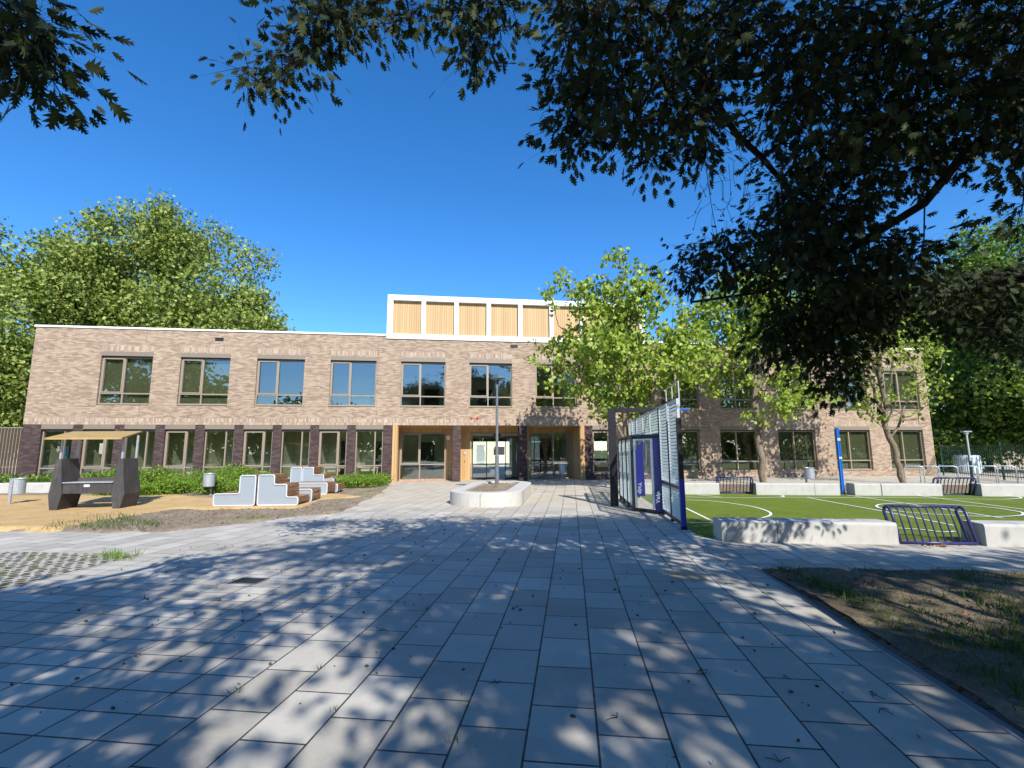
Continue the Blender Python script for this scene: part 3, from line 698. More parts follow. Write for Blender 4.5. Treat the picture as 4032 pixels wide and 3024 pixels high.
# ------------------------------------------------------------------ litter bins
def bin_proto():
    r = empty('litter_bin', (0, 0, 0))
    m = MB(); m.lathe([(.0, .36), (.185, .36), (.19, .38), (.19, .80), (.205, .80), (.205, .83), (.185, .83), (.17, .80), (.165, .45), (0, .45)], (0, .21), 22); m.build('bin_body', M['galv'], r, smooth=False)
    MB().box(-.03, .03, -.03, .03, 0, .78, .006).build('post', M['galv'], r)
    MB().box(-.028, .028, .03, .05, .70, .76).box(-.028, .028, .03, .05, .42, .47).build('bracket', M['galv'], r)
    return r
b0 = bin_proto(); q = G(34.7, 1995); b0.location = (q[0], q[1], 0)
tag(b0, 'grey steel litter bin in front of the concrete edging at the left frame edge', 'litter bin', 'grey steel litter bins on posts')
for (px_, py_, rz, lab) in ((829, 1953, 180, 'grey steel litter bin standing against the green weeds, left of the stepped benches'),
                            (3177, 1918, 180, 'grey steel litter bin on the dirt strip left of the bright blue pole'),
                            (2212, 1888, 180, 'grey steel litter bin in the porch shade in front of the right entrance window')):
    c = copy_tree(b0); q = G(px_, py_); c.location = (q[0], q[1], 0); c.rotation_euler = (0, 0, R_(rz)); c['label'] = lab
# ------------------------------------------------------------------ play house
sh = empty('play_house', (7.05, -10.45, 0), 0, 'charcoal play house with two slab walls, a counter between them and an ochre board roof', 'play house')
def slab(xc):
    # cross section in x,z : narrow foot, wide belly, narrow top
    prof = [(-.075, .0), (.075, .0), (.17, .47), (.06, 1.44), (-.06, 1.44), (-.155, .47)]
    m = MB()
    pts = []
    y0, y1 = -.32, .40
    n = len(prof)
    vs = [(xc+p[0], y0, p[1]) for p in prof]+[(xc+p[0], y1-(.10 if p[1] > 1.3 else 0), p[1]) for p in prof]
    m.add(vs, [tuple(range(n-1, -1, -1)), tuple(range(n, 2*n))]+[(i, (i+1) % n, n+(i+1) % n, n+i) for i in range(n)])
    for z in (.30, .36, .80, .88):
        for dx in (-.05, .03): m.box(xc+dx-.012, xc+dx+.012, y0-.008, y0, z-.008, z+.008)
    o = m.build('slab_wall', M['composite'], sh); return o
slab(-.66); slab(.88)
m = MB(); m.box(-.50, .74, -.30, -.24, .50, .78, .006); m.box(-.50, .74, .22, .28, .55, .90, .006); m.build('apron', M['composite'], sh)
MB().box(-.50, .74, -.34, .20, .78, .81, .006).build('counter_top', M['galv'], sh)
MB().box(.02, .16, -.306, -.301, .68, .74).build('white_notice', M['white'], sh)
for x in (-.655, .885):
    for y in (-.27, .33): MB().box(x-.025, x+.025, y-.02, y+.02, 1.40, 1.98 if y < 0 else 2.10).build('roof_post', M['galv'], sh)
c_ = [FP(175, 1724, -11.15), FP(480, 1723, -11.15), FP(562, 1697, -9.55), FP(285, 1699, -9.55)]
c_ = [tuple(q-np.array([7.05, -10.45, 0])) for q in c_]
m = MB(); m.add([c_[i] for i in range(4)]+[(p[0], p[1], p[2]-.045) for p in c_], [(0, 1, 2, 3), (7, 6, 5, 4), (0, 4, 5, 1), (1, 5, 6, 2), (2, 6, 7, 3), (3, 7, 4, 0)]); m.build('board_roof', M['canopy'], sh)
# ------------------------------------------------------------------ stepped benches
def stepped(name, label, origin, units):
    # units: (profile steps [(x0,x1,h)...], y0, y1)
    r = empty(name, origin, R_(-4), label, 'bench', 'stepped timber and steel benches')
    for steps, y0, y1 in units:
        zb = .06
        # closed outline: left bottom, tops, right bottom
        out = [(steps[0][0], zb)]
        for x0, x1, h in steps: out += [(x0, h), (x1, h)]
        out.append((steps[-1][1], zb))
        # round the corners
        def rounded(pts, rad):
            res = []; n = len(pts)
            for i in range(n):
                p = np.array(pts[i]); a = np.array(pts[i-1]); b = np.array(pts[(i+1) % n])
                da = np.linalg.norm(a-p); db = np.linalg.norm(b-p)
                if da < 1e-6 or db < 1e-6: continue
                rr = min(rad, da*.45, db*.45); p1 = p+(a-p)/da*rr; p2 = p+(b-p)/db*rr
                for t in (0, .33, .67, 1): res.append(tuple((1-t)**2*p1+2*t*(1-t)*p+t*t*p2))
            return res
        clean = [out[0]]
        for p in out[1:]:
            if np.linalg.norm(np.array(p)-np.array(clean[-1])) > 1e-6: clean.append(p)
        ro = rounded(clean, .06)
        m = MB(); m.prism(ro, 'y', y0+.02, y0+.03); m.build('end_plate', M['plate'], r)
        m = MB(); pts = [(p[0], y0+.012, p[1]) for p in ro]; pts.append(pts[0]); pts.append(pts[1]); m.tube(pts, .019, 6, False); m.build('plate_edge', M['plateframe'], r, smooth=True)
        # timber boards wrapping the steps
        bd = MB(); bw = .118; 
        yl = y0+.05
        for j, (x0, x1, h) in enumerate(steps):
            nb = max(1, int(round((x1-x0)/bw))); s = (x1-x0)/nb
            for i in range(nb): bd.box(x0+i*s+.005, x0+(i+1)*s-.005, yl, y1, h-.035, h+.004, .006)
            nxt = steps[j+1][2] if j+1 < len(steps) else .10
            if nxt < h:
                hh = h-.04-nxt; nv = max(1, int(round(hh/bw))); s = hh/nv
                for i in range(nv): bd.box(x1-.03, x1+.004, yl, y1, nxt+i*s+.006, nxt+(i+1)*s-.004, .006)
            prv = steps[j-1][2] if j > 0 else .10
            if prv < h:
                hh = h-.04-prv; nv = max(1, int(round(hh/bw))); s = hh/nv
                for i in range(nv): bd.box(x0-.004, x0+.03, yl, y1, prv+i*s+.006, prv+(i+1)*s-.004, .006)
        bd.build('timber_boards', M['hardwood'], r)
        ft = MB()
        for x in (steps[0][0]+.1, steps[-1][1]-.1):
            for y in (y0+.1, y1-.1): ft.box(x-.03, x+.03, y-.03, y+.03, 0, .08)
        ft.build('foot', M['galv'], r)
    return r
stepped('stepped_bench', 'nearest timber bench with a low seat left of its tall back block', (10.32, -10.60, .03),
        [([(0, .70, .39), (.70, 1.13, .90)], 0.0, .95)])
stepped('stepped_bench', 'nearest timber bench of three steps descending to the right', (11.52, -10.66, .03),
        [([(0, .44, .91), (.44, .80, .64), (.80, 1.13, .28)], 0.0, .95), ([(.2, 1.17, .42)], 1.0, 1.85)])
stepped('stepped_bench', 'far tall narrow timber bench block left of the far two step bench', (10.46, -4.3, .03),
        [([(0, .43, .91)], 0.0, .95)])
stepped('stepped_bench', 'far timber bench with two descending steps standing behind the low far bench', (10.93, -4.3, .03),
        [([(0, .43, .91), (.43, .86, .60)], 0.0, .95), ([(.86, 1.25, .42)], 0.1, .95)])
stepped('stepped_bench', 'far low flat timber bench in front of the two step bench', (11.50, -7.25, .03),
        [([(-.1, 1.14, .45)], 0.0, 1.0), ([(.1, 1.20, .33)], 1.05, 2.0)])
# ------------------------------------------------------------------ louvred goal wall (paving frame, local x = a, y = b)
go = P(0, 0)
goal = empty('goal_wall', (go[0], go[1], 0), th_rot, 'tall silver louvred ball court wall with black posts, a mesh goal box and a navy end post', 'goal')
A0 = 2.25
def lpanel(a0, b0, a1, b1, z0, z1, name='louvre_panel', step=.075):
    d = np.array([a1-a0, b1-b0]); L = np.linalg.norm(d); d /= L; nrm = np.array([-d[1], d[0]])
    if nrm[0] > 0: nrm = -nrm      # outwards = towards the plaza (-a)
    m = MB(); t = .018
    def pt(s, o, z): return (a0+d[0]*s+nrm[0]*o, b0+d[1]*s+nrm[1]*o, z)
    def bar(s0, s1, za, zb, o0=-.02, o1=.02):
        vs = [pt(s, o, z) for z in (za, zb) for s, o in ((s0, o0), (s1, o0), (s1, o1), (s0, o1))]
        m.add(vs, [(0, 3, 2, 1), (4, 5, 6, 7), (0, 1, 5, 4), (1, 2, 6, 5), (2, 3, 7, 6), (3, 0, 4, 7)])
    bar(0, .035, z0, z1); bar(L-.035, L, z0, z1); bar(.035, L-.035, z0, z0+.03); bar(.035, L-.035, z1-.03, z1)
    fo = m.build('louvre_frame', M['silver'], goal); m = MB()
    z = z0+.04
    while z < z1-.06:            # tilted blades with open gaps
        vs = [pt(s, o, zz_) for s in (.035, L-.035) for o, zz_ in ((.016, z), (-.004, z+step*.80), (-.006, z+step*.80), (.013, z))]
        m.add(vs, [(0, 1, 5, 4), (1, 2, 6, 5), (2, 3, 7, 6), (3, 0, 4, 7), (0, 3, 2, 1), (4, 5, 6, 7)])
        z += step
    return m.build('louvre_blades', M['blade'], fo)
posts = [(10.41, 2.28), (11.50, 2.28), (12.60, 2.68), (17.0, 2.68), (18.05, 2.28), (19.1, 2.28)]
for i, (b, h) in enumerate(posts):
    if i == 0:
        MB().box(A0-.06, A0+.06, b-.05, b+.05, -.01, .06).build('post_foot', M['black'], goal)
        MB().box(A0-.05, A0+.05, b-.05, b+.05, .06, 1.02, .006).build('navy_post_sleeve', M['blue2'], goal)
        MB().box(A0-.047, A0+.047, b-.047, b+.047, 1.02, h).build('black_post', M['black'], goal)
        MB().box(A0-.03, A0+.03, b-.03, b+.03, h, 2.69).build('silver_post', M['silver'], goal)
    else:
        MB().box(A0-.035, A0+.035, b-.035, b+.035, -.01, h, .005).build('black_post', M['black'], goal)
for b0_, b1_ in ((10.46, 11.465), (11.535, 12.565), (17.035, 18.015), (18.085, 19.06)):
    lpanel(A0-.0, b0_, A0-.0, b1_, .14, .78); lpanel(A0, b0_, A0, b1_, .85, 2.69)
    MB().box(A0-.03, A0+.03, b0_, b1_, .785, .845).build('rail', M['black'], goal); MB().box(A0-.03, A0+.03, b0_, b1_, .07, .13).build('rail', M['black'], goal)
for b0_, b1_ in ((12.64, 14.08), (14.12, 15.5), (15.54, 16.96)): lpanel(A0, b0_, A0, b1_, 2.02, 2.69)
MB().box(A0-.03, A0+.03, 12.636, 16.964, 1.94, 2.01).build('rail', M['black'], goal)
# goal box outline in plan
gx = [(2.24, 12.60), (1.62, 13.28), (1.58, 16.30), (2.24, 17.0)]
m = MB()
for z in (.06, 1.97): m.tube([(p[0], p[1], z) for p in gx], .045, 4)
m.build('goal_frame', M['black'], goal)
for p in (gx[1], gx[2], (1.60, 14.3), (1.59, 15.3)): MB().box(p[0]-.04, p[0]+.04, p[1]-.04, p[1]+.04, -.01, 1.98).build('black_post', M['black'], goal)
for q0_, q1_ in (((1.615, 13.33), (1.602, 14.25)), ((1.60, 14.35), (1.59, 15.25)), ((1.59, 15.35), (1.58, 16.25))): lpanel(q0_[0], q0_[1], q1_[0], q1_[1], .14, 1.90, step=.07)
# slanted mesh side with banner
pA, pB = np.array(gx[1]), np.array(gx[0]); dd = pB-pA; LL = np.linalg.norm(dd); dd /= LL; nn = np.array([dd[1], -dd[0]])
if nn[1] > 0: nn = -nn
def mp_(s, o, z): return (pA[0]+dd[0]*s+nn[0]*o, pA[1]+dd[1]*s+nn[1]*o, z)
def bar3(m, s0, s1, z0, z1, o0, o1):
    m.add([mp_(s, o, z) for z in (z0, z1) for s, o in ((s0, o0), (s1, o0), (s1, o1), (s0, o1))], [(0, 3, 2, 1), (4, 5, 6, 7), (0, 1, 5, 4), (1, 2, 6, 5), (2, 3, 7, 6), (3, 0, 4, 7)])
m = MB(); bar3(m, .06, .12, .12, 1.90, -.02, .02); bar3(m, .62, .68, .12, 1.90, -.02, .02); bar3(m, .12, .62, 1.86, 1.90, -.015, .015); m.build('mesh_frame', M['galv'], goal)
m = MB(); s = .12
while s < .62: bar3(m, s-.002, s+.002, .10, 1.88, -.003, .001); s += .045
z = .12
while z < 1.88: bar3(m, .12, .62, z-.002, z+.002, .001, .005); z += .045
m.build('wire_mesh', M['galv'], goal)
m = MB(); m.add([mp_(s, .010, z) for s, z in ((.115, .42), (.40, .42), (.37, 1.85), (.13, 1.62))]+[mp_(s, .016, z) for s, z in ((.115, .42), (.40, .42), (.37, 1.85), (.13, 1.62))], [(0, 3, 2, 1), (4, 5, 6, 7), (0, 1, 5, 4), (1, 2, 6, 5), (2, 3, 7, 6), (3, 0, 4, 7)])
ban = m.build('banner', M['blue2'], goal)
m = MB(); bar3(m, .71, .905, .09, 1.93, -.02, .02); pan = m.build('navy_panel', M['blue'], goal)
def text_on(body, size, s, z, o, ang, mat, parent, flip=1):
    c = bpy.data.curves.new('t', 'FONT'); c.body = body; c.size = size; c.align_x = 'CENTER'; c.align_y = 'CENTER'; c.extrude = .001; c.offset = .004
    t = bpy.data.objects.new('t', c); col.objects.link(t)
    dg = bpy.context.evaluated_depsgraph_get(); me = bpy.data.meshes.new_from_object(t.evaluated_get(dg)); bpy.data.objects.remove(t)
    me.name = 'lettering'; ca, sa = math.cos(ang), math.sin(ang)
    for v in me.vertices:
        x, y = v.co.x, v.co.y; u = (x*ca-y*sa)*flip; w_ = x*sa+y*ca
        p = mp_(s+u, o+v.co.z, z+w_); v.co = p
    me.materials.clear(); me.materials.append(mat); ob = bpy.data.objects.new('lettering', me); col.objects.link(ob); ob.parent = parent
text_on('Yalp', .17, .24, .62, .020, R_(-90), M['white'], ban)
text_on('Yalp', .17, .81, .42, .024, R_(90), M['white'], pan)
# hoop, mast, backboard
m = MB(); m.box(1.10, 1.32, 14.35, 14.55, -.01, 2.84, .01); m.build('mast', M['black'], goal)
m = MB(); m.box(1.32, 3.0, 14.38, 14.52, 2.72, 2.84, .008); m.build('mast_arm', M['black'], goal)
m = MB()
for b in (13.85, 14.75, 15.65): m.box(3.03, 3.06, b-.012, b+.012, 2.82, 3.55)
m.box(3.03, 3.06, 13.862, 14.738, 3.53, 3.55).box(3.03, 3.06, 14.762, 15.638, 3.53, 3.55); m.build('backboard_frame', M['galv'], goal)
MB().add([(3.04, 13.87, 2.84), (3.04, 13.87, 3.52), (3.04, 15.63, 3.52), (3.04, 15.63, 2.84)], [(0, 1, 2, 3)]).build('backboard_pane', glassmat('clear_acrylic', (.93, .95, .95), .03), goal, fix=False)
m = MB()
for i in range(7): m.box(3.0, 3.03, 13.95+i*.25, 14.03+i*.25, 2.72, 3.12)
m.box(2.98, 3.0, 13.9, 15.6, 2.78, 2.84); m.build('backboard_bars', M['black'], goal)
m = MB(); m.tube([(3.32+.22*math.cos(t), 14.75+.22*math.sin(t), 2.80) for t in [2*math.pi*k_/24 for k_ in range(26)]], .018, 6, False); m.box(3.05, 3.11, 14.70, 14.80, 2.76, 2.83); m.build('hoop', M['brightblue'], goal, smooth=False)
# ------------------------------------------------------------------ navy barriers
def barrier():
    r = empty('tube_barrier', (0, 0, 0)); L = 1.18; H = .60; D = .20
    def path(x, e=0.0):
        return [(x, 0, .03), (x, D*.75, H*.80), (x, D*.95, H*.93), (x, D*1.2, H*.985), (x, D*1.5, H)]
    MB().tube([(0, 0, .03), (L, 0, .03)], .026, 8).build('bottom_tube', M['navy'], r, smooth=True)
    MB().tube([(-.01, D*1.5, H), (L+.01, D*1.5, H)], .024, 8).build('top_tube', M['navy'], r, smooth=True)
    for x in (0, L):
        MB().tube(path(x)+[(x, D*1.5+.05, H-.03), (x, D*1.5+.07, H-.10), (x, .16, .02)], .026, 8).build('end_frame', M['navy'], r, smooth=True)
    for i in range(1, 10):
        MB().tube(path(L*i/10), .0135, 7).build('bar', M['navy'], r, smooth=True)
    return r
bp = barrier(); q = P(5.56, 9.20); bp.location = (q[0], q[1], 0); bp.rotation_euler = (0, 0, th_rot)
tag(bp, 'nearest navy steel tube barrier, curved over the gap between the sunny and the dappled blocks', 'barrier', 'navy tube barriers closing gaps in the court edge')
c = copy_tree(bp); q = P(6.45, 18.75); c.location = (q[0], q[1], 0); c.rotation_euler = (0, 0, th_rot+math.pi); c['label'] = 'far navy steel tube barrier left of the straight tree trunk'
c = copy_tree(bp); q = P(13.68, 18.75); c.location = (q[0], q[1], 0); c.rotation_euler = (0, 0, th_rot+math.pi); c['label'] = 'farthest navy steel tube barrier in front of the green fence and bike racks'
# ------------------------------------------------------------------ blue pole
q = G(3320, 1947); zt = height(q, 1684)
bpz = empty('blue_pole', (q[0], q[1], 0), 0, 'bright blue slotted steel pole standing in a gap between the far concrete blocks', 'pole')
m = MB(); m.box(-.055, -.018, -.04, .04, 0, zt, .006).box(.018, .055, -.04, .04, 0, zt, .006).box(-.018, .018, -.02, .03, 0, zt-.01); m.build('pole', M['brightblue'], bpz)
MB().box(-.06, .06, -.05, -.04, 1.25, 1.33).build('clamp', M['silver'], bpz)
MB().box(-.06, .06, -.05, -.04, 1.9, 2.0).build('clamp', M['silver'], bpz)
# ------------------------------------------------------------------ bike racks
def rack():
    r = empty('bike_rack', (0, 0, 0)); m = MB(); W, H = .72, .78
    m.tube([(0, 0, 0), (0, 0, H-.12), (.035, 0, H-.04), (.12, 0, H), (W-.12, 0, H), (W-.035, 0, H-.04), (W, 0, H-.12), (W, 0, 0)], .024, 8); m.build('hoop_tube', M['galv'], r, smooth=True)
    MB().lathe([(.05, 0), (.05, .012), (0, .012)], (0, 0), 12).lathe([(.05, 0), (.05, .012), (0, .012)], (W, 0), 12).build('foot_plate', M['galv'], r); return r
rk = None
for i, (xl, xr, lab) in enumerate(((3566, 3610, 'bike rack hoop directly right of the forked tree trunk'), (3627, 3682, 'second bike rack hoop, below the building corner'), (3698, 3756, 'bike rack hoop behind the left end of the farthest navy barrier'),
                     (3776, 3826, 'bike rack hoop behind the right end of the farthest navy barrier'), (3852, 3915, 'bike rack hoop right of the white ribbed tank'), (3925, 3990, 'rightmost bike rack hoop beside the green fence post'))):
    if rk is None: rk = rack(); c = rk
    else: c = copy_tree(rk)
    g0 = G(xl, 1901); g1 = G(xr, 1901); c.location = (g0[0], g0[1], 0); c.rotation_euler = (0, 0, math.atan2(g1[1]-g0[1], g1[0]-g0[0])-R_(25))
    tag(c, lab, 'bike rack', 'steel bike rack hoops by the green fence')
# ------------------------------------------------------------------ left slat fence
sf = empty('slat_fence', (-3.3, .15, 0), 0, 'tall fence of vertical bronze slats joining the left corner of the school', 'fence')
m = MB(); x = .18
sx = 0.0
m2 = MB()
for i in range(46):
    xx = .20-.02-i*.135
    m2.prism([(xx-.02, -.07), (xx, -.07), (xx+.0, .07), (xx-.02, .07)], 'z', .12, 2.76)
m2.build('slats', M['bronze'], sf)
m = MB(); m.box(-6, .26, -.02, .02, 2.76, 2.80).box(-6, .26, -.02, .02, .92, .95); m.build('rails', M['bronze'], sf)
for x in (.26, -2.0, -4.2): MB().box(x, x+.08, -.05, .05, 0, 2.80).build('post', M['bronze'], sf)
# white van behind the slats
vn = empty('parked_van', (-8.6, 6.2, 0), R_(0), 'white parked van half seen through the bronze slat fence', 'van')
m = MB(); prof = [(0, .35), (0, 1.0), (.25, 1.15), (.95, 1.25), (1.5, 1.95), (4.6, 1.98), (4.75, 1.8), (4.8, .35)]
m.prism(prof, 'y', -.9, .9); m.build('body', M['white'], vn)
m = MB(); m.prism([(1.15, 1.25), (1.55, 1.82), (2.3, 1.82), (2.3, 1.25)], 'y', -.91, .91); m.build('window', M['intdoor'], vn)
for x in (.9, 3.9):
    for y in (-.86, .86):
        t_ = MB(); t_.lathe([(0, -.1), (.28, -.1), (.33, -.06), (.33, .06), (.28, .1), (0, .1)], n=20); o = t_.build('wheel', M['black'], vn); o.rotation_euler = (R_(90), 0, 0); o.location = (x, y, .33)
# ------------------------------------------------------------------ right: green fence, tank, lamp, wall
f0 = np.array([46.4, -.1, 0]); f1 = np.array([44.30, -5.7, 0]); dirf = (f1-f0)/np.linalg.norm(f1-f0); FL = 9.5
fr = empty('bar_fence', (f0[0], f0[1], 0), math.atan2(dirf[1], dirf[0]), 'dark green steel bar fence running from the right corner of the school', 'fence')
m = MB(); i = 0
while i*.165 < FL:
    m.box(i*.165-.008, i*.165+.008, -.008, .008, .08, 1.80); i += 1
gm = plain('dark_green_paint', (.012, .045, .028), .4); m.build('bars', gm, fr)
MB().box(0, FL, -.012, .012, .18, .22).box(0, FL, -.012, .012, 1.45, 1.49).box(0, FL, -.012, .012, 1.66, 1.69).build('rails', gm, fr)
for k_ in range(5): MB().box(k_*2.35-.03, k_*2.35+.03, -.03, .03, 0, 1.92).build('post', gm, fr)
q = AT(3812, 1855, 31.5); 
tk = empty('ribbed_tank', (q[0], q[1], 0), 0, 'pale blue white ribbed tank behind the green fence', 'tank')
zt0, zt1 = CZ-.75, CZ+.55
zt0 = proj((q[0], q[1], 0))[1]
tz1 = height(q, 1793); tz0 = height(q, 1857)
m = MB(); prof = [(0, tz0-.25), (.62, tz0-.25)]; z = tz0-.25
m.lathe([(0, 0), (.66, 0), (.70, .1), (.70, tz1-.12), (.66, tz1), (.5, tz1+.03), (0, tz1+.03)], n=24); m.build('tank_body', plain('pale_blue_plastic', (.62, .72, .78), .5), tk)
m = MB()
for k_ in range(18):
    t = 2*math.pi*k_/18; m.tube([(.705*math.cos(t), .705*math.sin(t), .05), (.705*math.cos(t), .705*math.sin(t), tz1-.1)], .02, 5)
m.build('ribs', M['galv'], tk)
q = G(3832, 1897); zt = height(q, 1697)
l2 = empty('park_lamp', (q[0], q[1], 0), 0, 'short lamp post with flat square head and pale upper pole by the green fence', 'lamp post')
MB().tube([(0, 0, 0), (0, 0, 1.0)], .05, 10).build('lower_pole', plain('dark_teal_paint', (.012, .05, .055), .4), l2)
MB().tube([(0, 0, 1.0), (-.02, 0, zt-.15)], .036, 10).build('upper_pole', M['silver'], l2)
MB().box(-.26, .20, -.10, .10, zt-.06, zt, .01).box(-.10, .05, -.06, .06, zt-.16, zt-.06, .01).build('lamp_head', M['galv'], l2)
q = AT(3990, 1850, 40); wl = MB(); 
bw_ = empty('low_stone_wall', (q[0]-2.0, q[1]+1.0, 0), R_(-20), 'beige weathered wall partly hidden by shrubs behind the green fence', 'wall')
wl.box(0, 12, 0, .3, 0, height(q, 1775), .01); wl.build('wall_body', concrete('beige_wall', (.36, .31, .24)), bw_)
MB().box(-.05, 12.05, -.05, .35, height(q, 1775)+.001, height(q, 1775)+.07).build('wall_cap', M['concrete'], bw_)
# drain
q = G(980, 2288); dg_ = empty('drain_grate', (q[0], q[1], .002), th_rot, 'dark cast iron drain grate set in the paving left of the centre', 'drain')
m = MB(); W, D = .38, .28
m.box(-W/2, W/2, -D/2, -D/2+.02, 0, .006).box(-W/2, W/2, D/2-.02, D/2, 0, .006).box(-W/2, -W/2+.02, -D/2+.02, D/2-.02, 0, .006).box(W/2-.02, W/2, -D/2+.02, D/2-.02, 0, .006); m.build('grate_frame', M['postgrey'], dg_)
m = MB()
for i in range(9): m.box(-W/2+.03+i*.037, -W/2+.045+i*.037, -D/2+.02, D/2-.02, 0, .006)
m.build('grate_bars', M['black'], dg_); MB().box(-W/2+.021, W/2-.021, -D/2+.021, D/2-.021, -.0, .0015).build('grate_pit', M['darkgap'], dg_)
# ------------------------------------------------------------------ foliage machinery
def tmpl_cut():          # lobed leaf, length 1 along +y, folded a little; four pointed lobes a side
    V = []; T = []
    rp = [0, .20, .42, .64, .84, 1.0]
    V += [(0, r, 0) for r in rp]
    lob = [(.30, .30), (.44, .56), (.38, .82), (.22, .98)]
    for sgn in (-1, 1):
        prev = 0
        for i, (x, y) in enumerate(lob):
            V.append((sgn*x, y, .18*x)); k_ = len(V)-1
            V.append((sgn*(.15 if i < 2 else .09), rp[i+1]+.05, .03)); j = len(V)-1
            a, b = i, i+1
            for t in ((a, prev if prev else a, k_), (a, k_, j), (a, j, b)):
                if len(set(t)) == 3: T.append(t if sgn > 0 else t[::-1])
            prev = j
        T.append((4, prev, 5) if sgn > 0 else (5, prev, 4))
    return np.array(V, float), np.array(T, int)
def tmpl_heart():
    V = [(0, 0, 0), (0, .55, -.02), (0, 1, -.12), (-.30, -.08, .06), (-.52, .28, .10), (-.30, .72, .02), (.30, -.08, .06), (.52, .28, .10), (.30, .72, .02)]
    T = [(0, 1, 4), (0, 4, 3), (1, 5, 4), (1, 2, 5), (0, 7, 1), (0, 6, 7), (1, 7, 8), (1, 8, 2)]
    return np.array(V, float), np.array(T, int)
def tmpl_star():
    V = [(0, 0, 0), (-.5, .15, .05), (-.22, .42, 0), (-.42, .78, .04), (0, 1.0, -.06), (.42, .78, .04), (.22, .42, 0), (.5, .15, .05)]
    T = [(0, 2, 1), (0, 6, 2), (0, 7, 6), (2, 4, 3), (2, 6, 4), (6, 5, 4)]
    return np.array(V, float), np.array(T, int)
def tmpl_blade():
    V = [(-.5, 0, 0), (.5, 0, 0), (-.35, .5, .05), (.35, .5, .05), (0, 1, .22)]
    return np.array(V, float), np.array([(0, 1, 3), (0, 3, 2), (2, 3, 4)], int)
TC, TH_, TS, TB = tmpl_cut(), tmpl_heart(), tmpl_star(), tmpl_blade()
def leaves(pos, axis, size, tmpl, wid=1.0, rng=rng):
    """pos (N,3), axis (N,3) growth direction, size (N,) -> vertices, triangles"""
    N = len(pos); axis = axis/(np.linalg.norm(axis, axis=1, keepdims=True)+1e-9)
    r = rng.normal(size=(N, 3)); x = np.cross(axis, r); x /= np.linalg.norm(x, axis=1, keepdims=True)+1e-9; z = np.cross(x, axis)
    V, T = tmpl
    out = pos[:, None, :]+size[:, None, None]*(V[None, :, 0:1]*wid*x[:, None, :]+V[None, :, 1:2]*axis[:, None, :]+V[None, :, 2:3]*z[:, None, :])
    tri = T[None]+(np.arange(N)*len(V))[:, None, None]
    return out.reshape(-1, 3), tri.reshape(-1, 3)
def connect(seeds, parents, tips, step=.45, jit=.06, sag=.0, rng=rng):
    nodes = [np.array(s, float) for s in seeds]; par = list(parents); tipn = []
    arr = np.zeros((len(seeds)+len(tips)*12+10, 3)); arr[:len(nodes)] = nodes; n = len(nodes)
    root = nodes[0]
    base = np.array(seeds[-1]); d0 = np.min(np.linalg.norm(np.array(tips)[:, None]-np.array(seeds)[None], axis=2), axis=1)
    for ti in np.argsort(d0):
        t = np.array(tips[ti]); dv = arr[:n]-t; d = np.sqrt((dv**2).sum(1))
        j = int(np.argmin(d)); k_ = max(1, min(11, int(d[j]/step))); p0 = arr[j].copy(); last = j
        for i in range(1, k_+1):
            s = i/k_; p = p0*(1-s)+t*s+np.array([0, 0, sag*math.sin(math.pi*s)*d[j]])
            if i < k_: p = p+rng.normal(size=3)*jit
            if n >= len(arr): arr = np.concatenate([arr, np.zeros((len(arr), 3))])
            arr[n] = p; par.append(last); last = n; n += 1
        tipn.append(last)
    return arr[:n], par, tipn
def tree_mesh(arr, par, tipn, r0, expo=.45, rmin=.004, rmax=1, nside=6, trunkscale=1.0, fixed=None):
    n = len(arr); w_ = np.zeros(n)
    for t in tipn: w_[t] += 1
    kids = [[] for _ in range(n)]
    for i in range(n-1, 0, -1):
        if par[i] >= 0: kids[par[i]].append(i)
    order = sorted(range(n), key=lambda i: -i)
    for i in order:
        if par[i] >= 0: w_[par[i]] += w_[i]
    w_ = np.maximum(w_, 1); rad = np.clip(r0*w_**expo, rmin, rmax)
    if fixed:
        for i, r in fixed.items(): rad[i] = max(r, 0)
    m = MB(); done = set()
    starts = [i for i in range(n) if par[i] < 0]
    stack = [(s, None) for s in starts]
    while stack:
        s, frm = stack.pop(); ch = [] if frm is None else [frm]; cur = s; ch.append(cur)
        while kids[cur]:
            ks = sorted(kids[cur], key=lambda c_: -w_[c_]); nxt = ks[0]
            for o_ in ks[1:]: stack.append((o_, cur))
            cur = nxt; ch.append(cur)
        if len(ch) > 1:
            rr = [rad[c_] for c_ in ch]
            if frm is not None: rr[0] = min(rad[frm], rr[1]*1.15)
            m.tube([arr[c_] for c_ in ch], rr, nside if max(rr) > .03 else (4 if max(rr) > .012 else 3), False)
    return m
